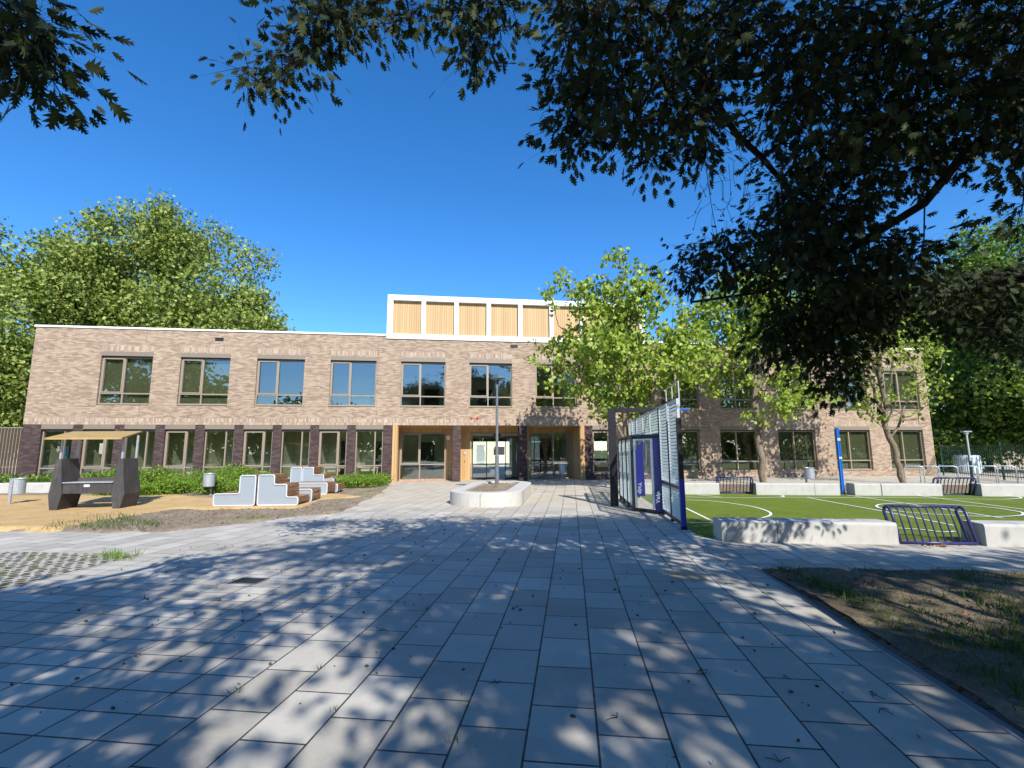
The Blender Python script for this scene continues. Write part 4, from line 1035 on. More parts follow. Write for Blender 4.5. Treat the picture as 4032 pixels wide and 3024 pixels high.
# ------------------------------------------------------------------ mid-ground trees
def lobes_points(center, radii, nl, npts, rng, lobe_r=.38, shell=.75, flat=1.0):
    c = []
    while len(c) < nl:
        p = rng.uniform(-1, 1, 3)
        if .15 < np.linalg.norm(p) < .86: c.append(p)
    c = np.array(c); pts = []
    while len(pts) < npts:
        l = c[rng.integers(nl)]; v = rng.normal(size=3); v /= np.linalg.norm(v); r = lobe_r*rng.uniform(.45, 1)**.5*rng.uniform(shell, 1.12)
        p = l+v*r
        if np.linalg.norm(p) < 1.12: pts.append(p)
    return np.array(center)+np.array(pts)*np.array(radii)
def make_tree(name, label, foot, stems, tips, mat, barkm, tmpl, lsize, nper, spread, r0=.011, group=None, cat='tree', droop=.6, trunk_r=.2, expo=.45, wid=1.0, extra_tips=None, sag=0.0, seed=1, step=.45):
    rg = np.random.default_rng(seed)
    r = empty(name, tuple(foot), 0, label, cat, group)
    seeds, pr = stems
    alltips = tips if extra_tips is None else np.concatenate([tips, extra_tips])
    arr, par, tipn = connect(seeds, pr, alltips, step=step, jit=step*.12, sag=sag, rng=rg)
    fixed = {i: None for i in ()}
    m = tree_mesh(arr, par, tipn, r0, expo, rmax=trunk_r)
    # root flare
    m.build('trunk', barkm, r, off=tuple(foot), smooth=True, fix=False)
    P_ = np.repeat(tips, nper, axis=0)+rg.normal(size=(len(tips)*nper, 3))*spread
    ax = rg.normal(size=(len(P_), 3))*.8; ax[:, 2] -= droop
    sz = lsize*rg.uniform(.65, 1.2, len(P_))
    V, T = leaves(P_, ax, sz, tmpl, wid, rg)
    fastmesh('crown', V, T, mat, r, off=tuple(foot))
    return r
# front tree 1 (many stems)
f1_ = G(2487, 1932); f1_[2] = 0
rg = np.random.default_rng(5)
sd = [f1_+np.array([0, 0, z]) for z in (0, .5, 1.0, 1.5)]; pr = [-1, 0, 1, 2]
for k_, (dx, dy, L) in enumerate(((-2.0, .2, 3.6), (-1.2, -.5, 4.6), (-.5, .4, 5.2), (.1, -.3, 5.6), (.7, .3, 4.6), (1.8, -.2, 4.2), (2.6, .3, 3.4))):
    last = 3
    for i in range(1, 7):
        s = i/6; p = f1_+np.array([dx*s**1.2, dy*s, 1.5+L*s]); p[:2] += rg.normal(size=2)*.06
        sd.append(p); pr.append(last); last = len(sd)-1
D1 = np.linalg.norm(f1_-CAM)
c1 = f1_+np.array([-.15, 0, 6.25])
t1 = lobes_points(c1, (4.25, 2.7, 3.6), 52, 620, rg, .25)
t1 = t1[(t1[:, 2] > 2.7)]
make_tree('catalpa_tree', 'many stemmed tree with big lime green leaves behind the louvred goal wall', f1_, (sd, pr), t1, M['limeleaf'], M['bark'], TH_, .165, 14, .17, r0=.0075, trunk_r=.30, group='lime green trees between court and school', seed=3, droop=.9, extra_tips=t1[:90]+rg.normal(size=(90, 3))*.5)
# tree 2
f2_ = G(3007, 1906); f2_[2] = 0
def trunk_seeds(foot, lean, H, n=8, wob=.04, rg=rg):
    return [foot+np.array([lean[0]*i/n, lean[1]*i/n, H*i/n])+np.array([rg.normal()*wob, rg.normal()*wob, 0])*(i > 0) for i in range(n+1)], [-1]+list(range(n))
sd, pr = trunk_seeds(f2_, (-.10, 0), 4.4)
for (dx, L) in ((-1.3, 3.2), (.2, 5.0), (1.2, 3.6)):
    last = 8
    for i in range(1, 6): s = i/5; sd.append(f2_+np.array([dx*s, rg.normal()*.1, 4.4+L*s])); pr.append(last); last = len(sd)-1
t2 = lobes_points(f2_+np.array([-.2, .0, 7.3]), (4.1, 2.8, 3.7), 46, 520, rg, .27)
t2 = np.concatenate([t2, lobes_points(f2_+np.array([3.0, .6, 8.2]), (3.2, 2.0, 2.4), 20, 240, rg, .3)])  # extra crown lobes added behind the near foliage to shade the right wing
t2b = lobes_points(f2_+np.array([1.0, -.3, 3.9]), (4.4, 1.6, 1.1), 12, 60, rg, .35)
t2 = np.concatenate([t2, t2b])
make_tree('catalpa_tree', 'straight single trunk tree with lime green leaves behind the far navy barrier', f2_, (sd, pr), t2, M['limeleaf'], M['bark'], TH_, .165, 14, .17, r0=.0075, trunk_r=.185, group='lime green trees between court and school', seed=4, droop=.9)
# tree 3 sparse
f3_ = G(3558, 1903); f3_[2] = 0
sd, pr = trunk_seeds(f3_, (-.42, 0), 2.1, 6)
for (dx, L) in ((-1.6, 2.2), (-.7, 3.6), (-.2, 4.6), (.5, 4.0), (1.9, 2.8)):
    last = 6
    for i in range(1, 7): s = i/6; sd.append(f3_+np.array([-.42+dx*s**1.1, rg.normal()*.12, 2.1+L*s])); pr.append(last); last = len(sd)-1
t3 = lobes_points(f3_+np.array([-.5, 0, 5.9]), (3.2, 2.2, 3.1), 30, 230, rg, .30)
t3 = np.concatenate([t3, lobes_points(f3_+np.array([-2.0, .2, 8.3]), (4.6, 2.4, 2.5), 26, 300, rg, .3)])  # upper crown filled out behind the near leaves to throw shade on the facade
t3x = lobes_points(f3_+np.array([-.5, 0, 5.0]), (3.0, 1.8, 2.6), 20, 130, rg, .30)
make_tree('catalpa_tree', 'sparse forked tree with bare mossy limbs in front of the right end of the school', f3_, (sd, pr), t3, M['limeleaf'], M['bark'], TH_, .15, 8, .18, r0=.008, trunk_r=.135, group='lime green trees between court and school', seed=6, droop=.9, extra_tips=t3x)
# ------------------------------------------------------------------ big background trees
def big_tree(name, label, foot, center, radii, ntips, mat, seed, lsize=.29, nper=26, nl=40, group=None, spread=.55, r0=.012, tr=.45, tmpl=TS, lobe=.27, cat='tree'):
    rg = np.random.default_rng(seed); foot = np.array(foot, float); center = np.array(center, float)
    n = 8; sd = [foot*(1-i/n)+np.array([center[0], center[1], center[2]-radii[2]*.2])*(i/n) for i in range(n+1)]; pr = [-1]+list(range(n))
    tips = lobes_points(center, radii, nl, ntips, rg, lobe, .8)
    tips = tips[tips[:, 2] > .3]
    return make_tree(name, label, foot, (sd, pr), tips, mat, M['barkdark'], tmpl, lsize, nper, spread, r0=r0, trunk_r=tr, group=group, seed=seed, droop=.3, step=1.2)
LG = 'tall trees behind the left end of the school'
def crown_at(px_, py_, Y): return FP(px_, py_, Y)
c = crown_at(640, 1190, 26); big_tree('plane_tree', 'broad tall tree whose crown fills the sky behind the left half of the roof', (c[0], 26, 0), (c[0], 26, c[2]), (11.0, 8.5, 10.2), 1500, M['planeleaf'], 41, group=LG, nper=36, nl=60, lobe=.24)
c = crown_at(930, 1330, 24); big_tree('plane_tree', 'lower right shoulder tree whose crown slopes down to the white roof edge', (c[0], 24, 0), (c[0], 24, c[2]), (5.4, 5, 5.6), 460, M['planeleaf'], 42, group=LG, nper=36, nl=26)
c = crown_at(120, 1270, 21); big_tree('plane_tree', 'tall tree rising above the left corner of the school', (c[0], 21, 0), (c[0], 21, c[2]), (8.5, 7, 9.6), 1000, M['planeleaf'], 43, group=LG, nper=36, nl=46, lobe=.25)
c = crown_at(-160, 1400, 9); big_tree('plane_tree', 'dense tree at the left frame edge behind the slat fence', (c[0]-1, 9, 0), (c[0]-1, 10, c[2]), (6.2, 4.8, 6.6), 650, M['planeleaf'], 44, group=LG, nper=36, nl=36, lsize=.23)
c = crown_at(70, 1560, 18); big_tree('understorey_tree', 'dark low tree directly left of the school corner above the slat fence', (c[0]-.5, 18, 0), (c[0]-.5, 18, c[2]), (4.8, 4, 5.0), 420, M['planeleaf'], 45, group=LG, nper=22, nl=24)
RG_ = 'woodland trees beyond the green fence'
for i, (px_, py_, Y, rad, lab, nt_) in enumerate(((3760, 1330, 9, (5.2, 5, 6.0), 'leafy woodland tree touching the right corner of the school', 700),
        (3990, 1210, 3, (5.6, 5, 6.5), 'tall woodland tree at the right frame edge behind the fence', 800),
        (4250, 1350, -2, (5.5, 5, 6.5), 'woodland tree just cut by the right frame edge', 500),
        (3560, 1300, 24, (7, 6, 6.5), 'woodland tree showing above the roof at the right end of the school', 520),
        (3870, 1640, 4, (4.2, 3.2, 3.4), 'rounded bright green understorey tree behind the park lamp', 520),
        (4060, 1560, 10, (5, 4, 5), 'dark understorey tree behind the beige wall', 420))):
    c = crown_at(px_, py_, Y); big_tree('woodland_tree', lab, (c[0], Y, 0), (c[0], Y, max(c[2], rad[2]*.8)), rad, nt_, M['woodleaf'], 60+i, group=RG_, nper=34, nl=34, lsize=.235)
c = crown_at(3730, 1790, 3.5); big_tree('shrub', 'dark ivy like shrub at the foot of the woodland between corner and tank', (c[0], 3.5, 0), (c[0]+.6, 3.5, 1.5), (3.0, 1.5, 1.8), 260, M['woodleaf'], 71, nper=20, nl=16, lsize=.2, spread=.35, cat='shrub')
# trees reflected in the windows, across the street behind the viewpoint
BG = 'trees mirrored in the school windows'
for i, (x, y, rad, z, lab) in enumerate(((-20, -40, (9, 6, 9), 9.5, 'large tree mirrored in the two upper windows at the left end'), (-38, -46, (10, 7, 10), 10, 'tall tree mirrored beside the large one in the leftmost upper window'),
        (-4, -52, (7, 5, 4.5), 5.0, 'low tree mirrored in the narrow ground floor windows'), (14, -56, (8, 5, 4.5), 4.6, 'low round tree mirrored in the entrance glazing'), (33, -52, (8, 6, 5.5), 5.5, 'tree mirrored in the right entrance window'),
        (52, -46, (9, 6, 9.5), 10, 'large tree mirrored in the upper windows at the right end'), (72, -48, (10, 7, 10), 10.5, 'tall tree mirrored in the last upper windows on the right'), (90, -40, (10, 7, 10), 10.5, 'tall tree mirrored in the rightmost ground floor window'))):
    big_tree('street_tree', lab, (x, y, 0), (x, y, z), rad, 420, M['planeleaf'], 80+i, group=BG, nper=16, nl=26, lsize=.6, spread=.8)
rg = np.random.default_rng(500); n = 15000
pw = np.stack([rg.uniform(-75, 125, n), -52+rg.normal(size=n)*1.6, rg.uniform(0, 1, n)**.8*(5.2+1.6*vnoise(rg.uniform(0, 60, n), rg.uniform(0, 60, n), 3, 4))], 1)
ax = rg.normal(size=(n, 3)); V, T = leaves(pw, ax, rg.uniform(.6, 1.2, n), TS, 1.0, rg)
o = fastmesh('far_wood', V, T, M['planeleaf']); o['label'] = 'belt of dense greenery mirrored in the ground floor windows'; tag(o, cat='greenery', kind='stuff')
# ------------------------------------------------------------------ overhanging near tree
rg = np.random.default_rng(99)
TR = P(6.6, -2.2)
root = TR.copy()
def limb(pts, start, k_=1): pass
seeds = [TR+np.array([0, 0, z]) for z in (0, .8, 1.6, 2.4, 3.2, 4.0)]; pr = [-1, 0, 1, 2, 3, 4]
def add_limb(pts, start):
    last = start; prev = seeds[start]
    for p in pts:
        p = np.array(p, float); d = np.linalg.norm(p-prev); k_ = max(1, int(d/.5))
        for i in range(1, k_+1):
            s = i/k_; q = prev*(1-s)+p*s+(rg.normal(size=3)*.04 if i < k_ else 0)
            seeds.append(q); pr.append(last); last = len(seeds)-1
        prev = p
    return last
L1 = add_limb([P(5.6, 1.2, 5.0), AT(4032, 420, 4.6), AT(3640, 800, 5.3), AT(3300, 1010, 5.9), AT(3000, 1150, 6.3), AT(2720, 1190, 6.6)], 5)
L3 = add_limb([P(6.0, 1.8, 4.2), AT(4160, 1060, 5.6), AT(3820, 1130, 6.2), AT(3560, 1180, 6.6), AT(3250, 1330, 7.0), AT(3050, 1430, 7.2)], 4)
L2 = add_limb([P(4.2, .4, 6.4), P(2.2, 2.4, 7.0), AT(2640, 30, 4.7), AT(2755, 300, 5.0)], 5)
L2a = add_limb([AT(2765, 450, 5.1), AT(2775, 620, 5.2), AT(2800, 800, 5.3), AT(2825, 930, 5.4)], L2)
L2b = add_limb([AT(2850, 450, 5.2), AT(2900, 530, 5.3), AT(3000, 620, 5.5), AT(3075, 710, 5.6)], L2)
L2c = add_limb([AT(2940, 305, 5.2), AT(3100, 265, 5.3), AT(3250, 280, 5.4)], L2)
L2d = add_limb([AT(2900, 220, 5.3), AT(3050, 120, 5.4), AT(3180, 40, 5.5)], L2)
L4 = add_limb([P(2.5, .5, 7.2), P(-.6, 2.6, 6.8), AT(1560, -60, 4.9), AT(1370, 90, 5.0), AT(1160, 250, 5.1), AT(1010, 340, 5.2)], 5)
L5 = add_limb([AT(1900, -80, 4.7), AT(1880, 60, 4.8), AT(1865, 200, 4.8)], L4-6)
L6 = add_limb([P(-.5, 1.0, 6.6), P(-3.0, .9, 5.2), AT(-120, -80, 2.9), AT(60, 110, 2.8), AT(190, 300, 2.75)], L4-14 if L4-14 > 5 else 5)
L7 = add_limb([AT(2350, 60, 4.9), AT(2330, 250, 5.0), AT(2300, 420, 5.1), AT(2230, 520, 5.2)], L2-4)
L8 = add_limb([P(7.5, 1.5, 6.5), AT(4100, 60, 5.0), AT(3700, 150, 5.4), AT(3350, 300, 5.8)], 5)
def fill(poly, n, d0, d1, down=True):
    poly = np.array(poly, float); x0, y0 = poly.min(0); x1, y1 = poly.max(0); out = []
    while len(out) < n:
        x, y = rg.uniform(x0, x1), rg.uniform(y0, y1)
        if inpoly(np.array([x]), np.array([y]), [tuple(p) for p in poly])[0]:
            out.append(AT(x, y, rg.uniform(d0, d1)))
    return out
tips = []
tips += fill([(-60, -60), (90, -60), (120, 40), (150, 150), (200, 260), (225, 330), (150, 330), (60, 290), (-60, 290)], 30, 2.6, 3.0)
tips += fill([(1180, -30), (1680, -40), (1660, 70), (1500, 110), (1400, 120), (1300, 120), (1240, 200), (1230, 260), (1150, 270), (1080, 260), (1060, 180), (1170, 100)], 56, 4.4, 5.0)
tips += fill([(940, 270), (1080, 230), (1130, 290), (1040, 320), (950, 310)], 9, 5.0, 5.3)
tips += fill([(1720, -40), (2060, -40), (2050, 0), (1980, 40), (1950, 110), (1900, 220), (1840, 230), (1830, 100), (1760, 60)], 34, 4.6, 5.0)
tips += fill([(2150, -40), (4100, -40), (4100, 620), (3900, 560), (3700, 560), (3500, 520), (3300, 560), (3200, 480), (3100, 350), (3000, 200), (2900, 190), (2860, 420), (2760, 520), (2600, 520), (2500, 560), (2400, 480), (2260, 430), (2170, 330), (2190, 120)], 500, 4.0, 5.3)
tips += fill([(2170, 470), (2330, 440), (2350, 520), (2260, 600), (2180, 600)], 16, 4.9, 5.2)
tips += fill([(2560, 600), (2620, 600), (2600, 670), (2540, 670)], 5, 5.0, 5.2)
tips += fill([(2680, 520), (2820, 500), (2800, 640), (2720, 650)], 9, 5.0, 5.2)
tips += fill([(3010, 430), (3130, 430), (3200, 560), (3100, 640), (3020, 560)], 16, 5.0, 5.6)
tips += fill([(3150, 560), (3400, 540), (3700, 560), (3900, 560), (3860, 640), (3640, 680), (3560, 760), (3500, 900), (3640, 940), (3620, 1040), (3500, 1120), (3350, 1130), (3150, 1120), (3020, 1000), (2980, 880), (3060, 760)], 230, 5.0, 6.4)
tips += fill([(2640, 990), (2760, 930), (2900, 900), (3080, 860), (3300, 980), (3500, 1080), (3650, 1000), (3640, 1100), (3560, 1200), (3380, 1280), (3200, 1230), (3000, 1180), (2800, 1150), (2650, 1080)], 165, 5.8, 7.0)
tips += fill([(3040, 1180), (3300, 1180), (3560, 1120), (3660, 1180), (3600, 1260), (3460, 1330), (3380, 1420), (3280, 1440), (3130, 1400), (3000, 1300)], 150, 6.4, 7.4)
tips += fill([(3100, 1400), (3330, 1400), (3420, 1500), (3330, 1560), (3180, 1500)], 26, 6.8, 7.4)
tips += fill([(2960, 1340), (3100, 1340), (3120, 1420), (3020, 1420)], 8, 6.8, 7.4)
tips += fill([(3640, 1110), (3860, 1060), (4110, 1020), (4110, 1420), (3960, 1380), (3820, 1330), (3660, 1240)], 150, 5.6, 7.2)
tips += fill([(3900, 620), (4100, 560), (4100, 700), (3960, 700)], 8, 4.6, 5.2)
tips += fill([(3990, 700), (4110, 740), (4110, 900), (3980, 840)], 5, 4.4, 4.8)
ntv = len(tips)
# canopy outside the picture: shades the ground and the visible leaves
hid = []
def outside(p):
    d = p-CAM; z = d @ FWD
    if z < .15: return True
    X, Y, _ = proj(p); mgn = 90+F*.25/z
    return X < -mgn or X > 4032+mgn or Y < -mgn or Y > 3024+mgn
SV = np.array([SUNV.x, SUNV.y, SUNV.z])/SUNV.z
nl_ = 62; cc = rg.uniform(-1, 1, (500, 3)); cc = cc[np.linalg.norm(cc, axis=1) < .95][:nl_]
HOLES = [(*G(x, y)[:2], r+.28) for x, y, r in ((1150, 2820, .5), (850, 2980, .42), (1450, 2720, .22), (2560, 2700, .22), (1380, 2560, .2), (2650, 2560, .22), (250, 2470, .35), (560, 2600, .2), (100, 2680, .2), (1980, 2320, .35),
          (2900, 2330, .3), (3480, 2340, .35), (3760, 2430, .3), (1500, 2230, .35), (900, 2330, .3), (2750, 2230, .35), (1650, 2950, .15), (1100, 2500, .2), (2350, 2450, .18), (3250, 2480, .25), (2600, 2900, .15), (2150, 2160, .35), (1250, 2700, .35), (950, 2850, .3), (700, 2420, .25), (1700, 2400, .2), (3350, 2420, .3))]  # openings shaped into the unseen canopy so sun patches fall at these spots
while len(hid) < 2000:
    l = cc[rg.integers(len(cc))]; v = rg.normal(size=3); v /= np.linalg.norm(v); p = l+v*.20*rg.uniform(.2, 1)
    a = 2.4+p[0]*12.0; b = -3.4+p[1]*9.0; z = 7.6+p[2]*3.3
    q = P(a, b, z)
    if z < 3.6 or not outside(q): continue
    gnd = q-SV*z; ga, gb = PF(gnd)      # where its shadow lands
    lim = np.interp(ga, [-9, -5.8, -5, -4, -1.5, 1, 2.3, 4.7, 6, 9], [3.0, 5.5, 8, 10, 11.4, 10.8, 9.6, 9.3, 8.4, 8.0])
    if gb > lim-.5+rg.normal()*.35: continue
    if ga < -9.5+rg.normal()*.6: continue
    if any((gnd[0]-hx)**2+(gnd[1]-hy)**2 < hr*hr for hx, hy, hr in HOLES) and rg.random() < .93: continue
    hid.append(q)
for _ in range(8000):  # more unseen leaf tips added, aimed so their shade lands on bed and paving
    if len(hid) >= 2960: break
    u_ = rg.random()
    if u_ < .55: ga, gb = rg.uniform(2.4, 10), rg.uniform(2.6, 8.2)
    elif u_ < .85: ga, gb = rg.uniform(-2.0, 3.0), rg.uniform(1.8, 7.5)
    else: ga, gb = rg.uniform(-8.5, -2), rg.uniform(1.5, 5.0)
    z = rg.uniform(4.8, 9.5); gnd = P(ga, gb, 0); q = gnd+SV*z
    if not outside(q) or vnoise(np.array([ga+40]), np.array([gb+40]), .9, 61)[0] > .70: continue
    if any((gnd[0]-hx)**2+(gnd[1]-hy)**2 < hr*hr for hx, hy, hr in HOLES): continue
    hid.append(q)
alltips = np.array(tips+hid)
oak = empty('cut_leaf_tree', tuple(TR), 0, 'large dark tree with deeply cut leaves whose branches hang over the plaza from above', 'tree')
arr, par, tipn = connect(seeds, pr, alltips, step=.4, jit=.05, sag=.03, rng=rg)
tm = tree_mesh(arr, par, tipn, .0044, .43, rmin=.003, rmax=.34)
tm.build('trunk', M['barkdark'], oak, off=tuple(TR), smooth=True, fix=False)
# bare twigs with catkin knobs in the open gap
tw = MB()
for _ in range(46):
    p = np.array(fill([(2740, 600), (2900, 520), (3120, 700), (3080, 860), (2900, 900), (2740, 900)], 1, 5.0, 5.6)[0])
    L = rg.uniform(.15, .4); d = rg.normal(size=3)*.5; d[2] -= 1.0; d /= np.linalg.norm(d)
    tw.tube([p, p+d*L*.5+rg.normal(size=3)*.02, p+d*L], .0028, 3, False)
    e = p+d*L; tw.add([e+np.array(o)*.011 for o in ((1, 0, 0), (-1, 0, 0), (0, 1, 0), (0, -1, 0), (0, 0, 1), (0, 0, -1))], [(0, 2, 4), (2, 1, 4), (1, 3, 4), (3, 0, 4), (2, 0, 5), (1, 2, 5), (3, 1, 5), (0, 3, 5)])
tag(tw.build('twigs', M['barkdark'], oak, off=tuple(TR), fix=False), kind='stuff')
vis = np.array(tips); N = len(vis)
K = 14
anch = np.repeat(vis, K, axis=0); off_ = rg.normal(size=(N*K, 3))*np.array([.155, .155, .125]); off_[:, 2] -= .04
ax = off_/.15+rg.normal(size=(N*K, 3))*.35; ax[:, 2] -= 1.0
SPK = (np.array([(-.008, 0, 0), (.008, 0, 0), (0, 1, 0), (0, 0, .010)], float), np.array([(0, 1, 2), (1, 3, 2), (3, 0, 2)], int))
Vs, Ts = leaves(anch, off_.copy(), np.linalg.norm(off_, axis=1), SPK, 1.0, rg)
fastmesh('leaf_stalks', Vs, Ts, M['barkdark'], oak, off=tuple(TR))
V1, T1 = leaves(anch+off_, ax, (.112*rg.uniform(.55, 1.25, N*K)), TC, .95, rg)
hv = np.array(hid); K2 = 24
anch = np.repeat(hv, K2, axis=0); off_ = rg.normal(size=(len(anch), 3))*np.array([.30, .30, .22])
ax = rg.normal(size=(len(anch), 3)); ax[:, 2] -= .5
V2, T2 = leaves(anch+off_, ax, .17*rg.uniform(.7, 1.25, len(anch)), TC, 1.15, rg)
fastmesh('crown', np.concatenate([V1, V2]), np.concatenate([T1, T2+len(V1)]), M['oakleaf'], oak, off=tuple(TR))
# ------------------------------------------------------------------ low vegetation and debris
def clump_stuff(name, label, cat, pts, h, lsize, mat, seed, nper=14, tmpl=TS, spread=.12, wid=.8):
    rg = np.random.default_rng(seed); pts = np.array(pts); n = len(pts)*nper
    P_ = np.repeat(pts, nper, axis=0); hh = np.repeat(h(pts, rg) if callable(h) else np.full(len(pts), h), nper)
    P_ = P_+rg.normal(size=(n, 3))*np.array([spread, spread, 0]); P_[:, 2] += hh*rg.uniform(.02, 1, n)**.8
    ax = rg.normal(size=(n, 3))*.8; ax[:, 2] += .5
    V, T = leaves(P_, ax, lsize*rg.uniform(.6, 1.3, n), tmpl, wid, rg)
    o = fastmesh(name, V, T, mat); o['label'] = label; tag(o, cat=cat, kind='stuff'); return o
def scatter_poly(poly, n, rg, z=.05):
    poly = [tuple(p[:2]) for p in poly]; a = np.array(poly); x0, y0 = a.min(0); x1, y1 = a.max(0); out = []
    while len(out) < n:
        x = rg.uniform(x0, x1, 400); y = rg.uniform(y0, y1, 400); k_ = inpoly(x, y, poly)
        out += [(xx, yy, z) for xx, yy in zip(x[k_], y[k_])]
    return out[:n]
rg = np.random.default_rng(123)
wp = [(4.6, -6.3), (6.0, -6.7), (8.3, -6.3), (8.9, -5.0), (9.3, -3.2), (9.9, -1.0), (3.2, -1.2), (3.2, -3.6)]
clump_stuff('weed_bed', 'dense knee high bright green weeds along the dark brick wall', 'weeds', [p for p in scatter_poly(wp, 1200, rg) if vnoise(np.array([p[0]+70]), np.array([p[1]+70]), .9, 15)[0] > .42], lambda p, r: (.22+.75*vnoise(p[:, 0]+50, p[:, 1]+50, .8, 5)**1.5)*r.uniform(.7, 1.25, len(p)), .085, M['weedleaf'], 201, nper=46, spread=.16, wid=.55)
wp = [(11.9, -3.9), (13.3, -4.3), (14.1, -3.9), (14.0, -.6), (11.9, -.6)]
clump_stuff('weed_patch', 'low green weeds in front of the last narrow window left of the entrance', 'weeds', scatter_poly(wp, 260, rg), lambda p, r: .25+.25*vnoise(p[:, 0]+50, p[:, 1]+50, .6, 5), .08, M['weedleaf'], 202, nper=44, spread=.15, wid=.55)
wp = [(-3.0, -3.5), (2.8, -3.5), (2.8, -.3), (-3.0, -.3)]
clump_stuff('low_hedge', 'dark low leafy plants behind the concrete edging blocks at the left corner', 'plants', scatter_poly(wp, 360, rg), lambda p, r: .38+.22*vnoise(p[:, 0]+50, p[:, 1]+50, .8, 9), .12, M['woodleaf'], 203, nper=18, spread=.16)
def tufts(name, label, pts, mat, seed, L=.14, nper=16, wid=.07, spread=.05):
    rg = np.random.default_rng(seed); pts = np.array(pts); n = len(pts)*nper; P_ = np.repeat(pts, nper, axis=0)+rg.normal(size=(n, 3))*np.array([spread, spread, 0])
    ax = rg.normal(size=(n, 3))*.55; ax[:, 2] = np.abs(ax[:, 2])+.55
    sz = np.repeat(L*rg.uniform(.45, 1.3, len(pts)), nper)*rg.uniform(.6, 1.2, n)
    V, T = leaves(P_, ax, sz, TB, wid, rg); o = fastmesh(name, V, T, mat); o['label'] = label; tag(o, cat='grass', kind='stuff'); return o
pts = scatter_poly([P(2.7, 3.0), P(2.7, 6.95), P(9.5, 6.95), P(9.5, 4.5), P(5.5, 3.0)], 3400, rg, .05)
pts = [p for p in pts if vnoise(np.array([p[0]]), np.array([p[1]]), .8, 77)[0] > .43 or rg.random() < .14]
tufts('grass_tufts', 'patchy grass growing on the shaded soil bed at the lower right', pts, M['grassblade'], 301, .085, 16, .10, .08)
pts = scatter_poly(gp((150, 2092), (260, 2070), (420, 2040), (560, 2048), (620, 2080), (600, 2098)), 150, rg, .05)
pts = pts[:90]
tufts('verge_grass', 'rough grass along the paving edge in front of the ochre path', pts, M['grassblade'], 302, .13, 11, .08, .12)
pts = scatter_poly(gp((830, 2078), (1000, 2050), (1080, 2040), (900, 2066)), 14, rg, .05)+scatter_poly([G(420, 2182), G(560, 2176), G(560, 2200), G(400, 2215)], 26, rg, .01)+scatter_poly([P(-9, 5.5), P(-6.9, 5.5), P(-6.9, 7.0), P(-9, 7.0)], 26, rg, .0)+scatter_poly([G(1380, 1950), G(1500, 1935), G(1520, 1960), G(1400, 1975)], 22, rg, .05)
tufts('stray_grass', 'stray thin grass tufts between the grass pavers and along the soil edge', pts, M['weedleaf'], 303, .10, 9, .08, .05)
pts = [tuple(P(-.29+.405*rg.integers(-14, 6), b, .002)) for b in rg.uniform(2.2, 11, 70)]
tufts('joint_weeds', 'tiny weeds sprouting from the joints between the paving slabs', pts, M['grassblade'], 304, .045, 7, .12, .02)
# clods and stones
def stones(name, label, pts, s0, s1, mat, seed, cat='stones'):
    rg = np.random.default_rng(seed); V = []; T = []; base = np.array([(1, 0, 0), (-1, 0, 0), (0, 1, 0), (0, -1, 0), (0, 0, .8), (0, 0, -.6)], float)
    tri = np.array([(0, 2, 4), (2, 1, 4), (1, 3, 4), (3, 0, 4), (2, 0, 5), (1, 2, 5), (3, 1, 5), (0, 3, 5)])
    for i, p in enumerate(pts):
        s = rg.uniform(s0, s1)*rg.uniform(.5, 1); a = rg.uniform(0, 6.28); c_, s_ = math.cos(a), math.sin(a)
        b = base*(1+rg.normal(size=(6, 3))*.2)*s; b = np.stack([b[:, 0]*c_-b[:, 1]*s_, b[:, 0]*s_+b[:, 1]*c_, b[:, 2]], 1)
        V.append(b+np.array(p)); T.append(tri+6*i)
    o = fastmesh(name, np.concatenate(V), np.concatenate(T), mat); o['label'] = label; tag(o, cat=cat, kind='stuff'); return o
pts = scatter_poly(gp((0, 1965), (500, 1990), (640, 2095), (945, 2062), (1350, 2020), (1440, 1975), (1300, 1975), (1150, 2010), (700, 2015), (300, 2060)), 1100, rg, .07)
stones('soil_clods', 'dry clods and pale pebbles lying on the left soil bed', pts, .012, .04, M['soil'], 401)
pts = scatter_poly([P(2.6, 3.0), P(2.6, 7.0), P(10, 7.0), P(8, 3.0)], 2200, rg, .07)
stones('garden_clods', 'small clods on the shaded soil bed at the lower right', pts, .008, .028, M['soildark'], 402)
pts = [FP(x, 1893, RD-.25) for x in np.linspace(1575, 1755, 160)]; pts = [(p[0]+rg.normal()*.05, RD-.3+rg.normal()*.18, .02) for p in pts]
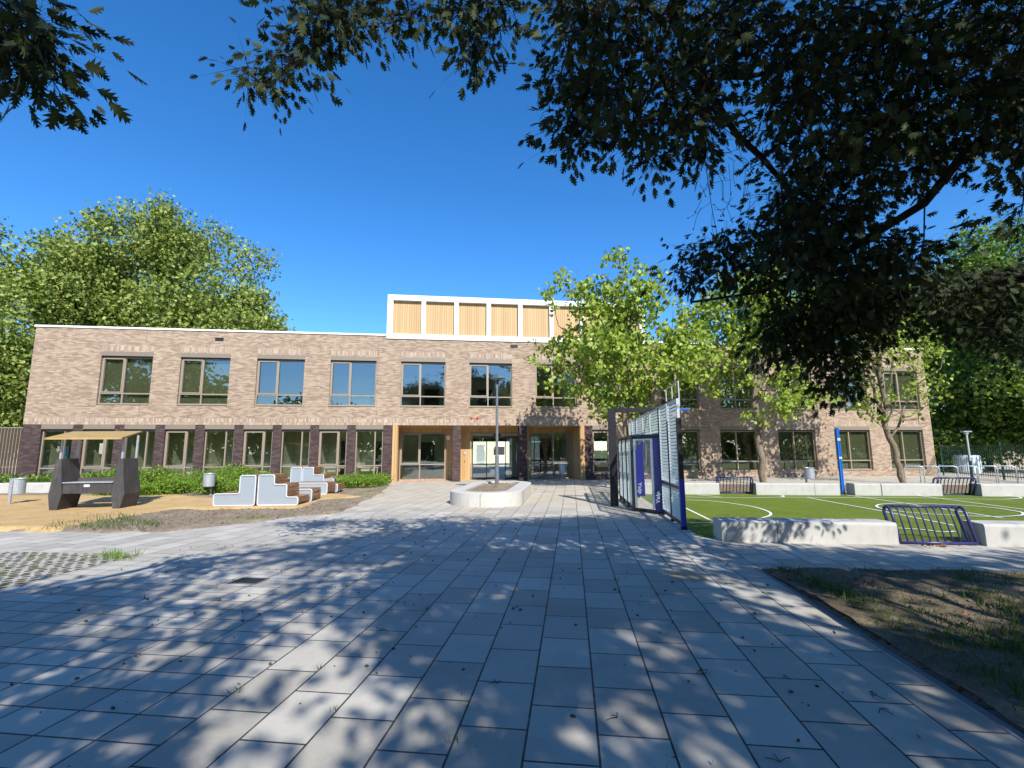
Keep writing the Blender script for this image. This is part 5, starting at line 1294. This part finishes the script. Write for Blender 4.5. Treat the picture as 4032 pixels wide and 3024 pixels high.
stones('brick_rubble', 'orange brick rubble scattered along the foot of the left entrance window', pts, .03, .07, plain('orange_rubble', (.62, .30, .18), .9, var=.4, scale=12), 403, 'rubble')
# fallen leaves and twigs on the paving
pts = scatter_poly([P(-7, 2.0), P(2.3, 2.0), P(2.3, 12), P(-6, 12)], 620, rg, .006)
n = len(pts); ax = rg.normal(size=(n, 3)); ax[:, 2] *= .12
V, T = leaves(np.array(pts)+np.array([0, 0, .004]), ax, .045*rg.uniform(.2, 1.0, n)**1.2, TC, 1.0, rg)
o = fastmesh('fallen_leaves', V, T, plain('dead_leaf', (.09, .06, .035), .9, var=.5, scale=3)); o['label'] = 'small dry leaves and crumbs lying scattered over the paving'; tag(o, cat='leaves', kind='stuff')
pts = [p for s in np.linspace(2.5, 7.0, 520) for p in [P(2.56+abs(rg.normal())*.13, s+rg.normal()*.05, .03)]]+[P(rg.uniform(2.6, 8), rg.uniform(3.5, 7), .07) for _ in range(300)]+[G(3700+rg.normal()*35, 2146+abs(rg.normal())*4, .01) for _ in range(50)]
n = len(pts); ax = rg.normal(size=(n, 3)); ax[:, 2] *= .3
V, T = leaves(np.array(pts), ax, .05*rg.uniform(.5, 1.2, n), TC, 1.0, rg)
o = fastmesh('leaf_litter', V, T, plain('rust_leaf', (.22, .11, .06), .9, var=.4, scale=3)); o['label'] = 'rust brown leaf litter gathered along the edge of the paving beside the soil bed'; tag(o, cat='leaves', kind='stuff')
tw = MB()
for px_, py_ in ((3100, 2665), (3430, 2735), (3465, 2790), (3070, 3000), (530, 2585), (2430, 2825), (1960, 2690), (2750, 2640), (1500, 2480)):
    p = G(px_, py_, .006); a = rg.uniform(0, 6.28)
    for k_ in range(3):
        d = np.array([math.cos(a+k_*1.1), math.sin(a+k_*1.1), 0])*rg.uniform(.03, .09); tw.tube([p, p+d*.5+np.array([0, 0, .006]), p+d], .0022, 4)
o = tw.build('fallen_twigs', M['barkdark'], fix=False); o['label'] = 'small dark twigs lying on the near paving slabs'; tag(o, cat='twigs', kind='stuff')
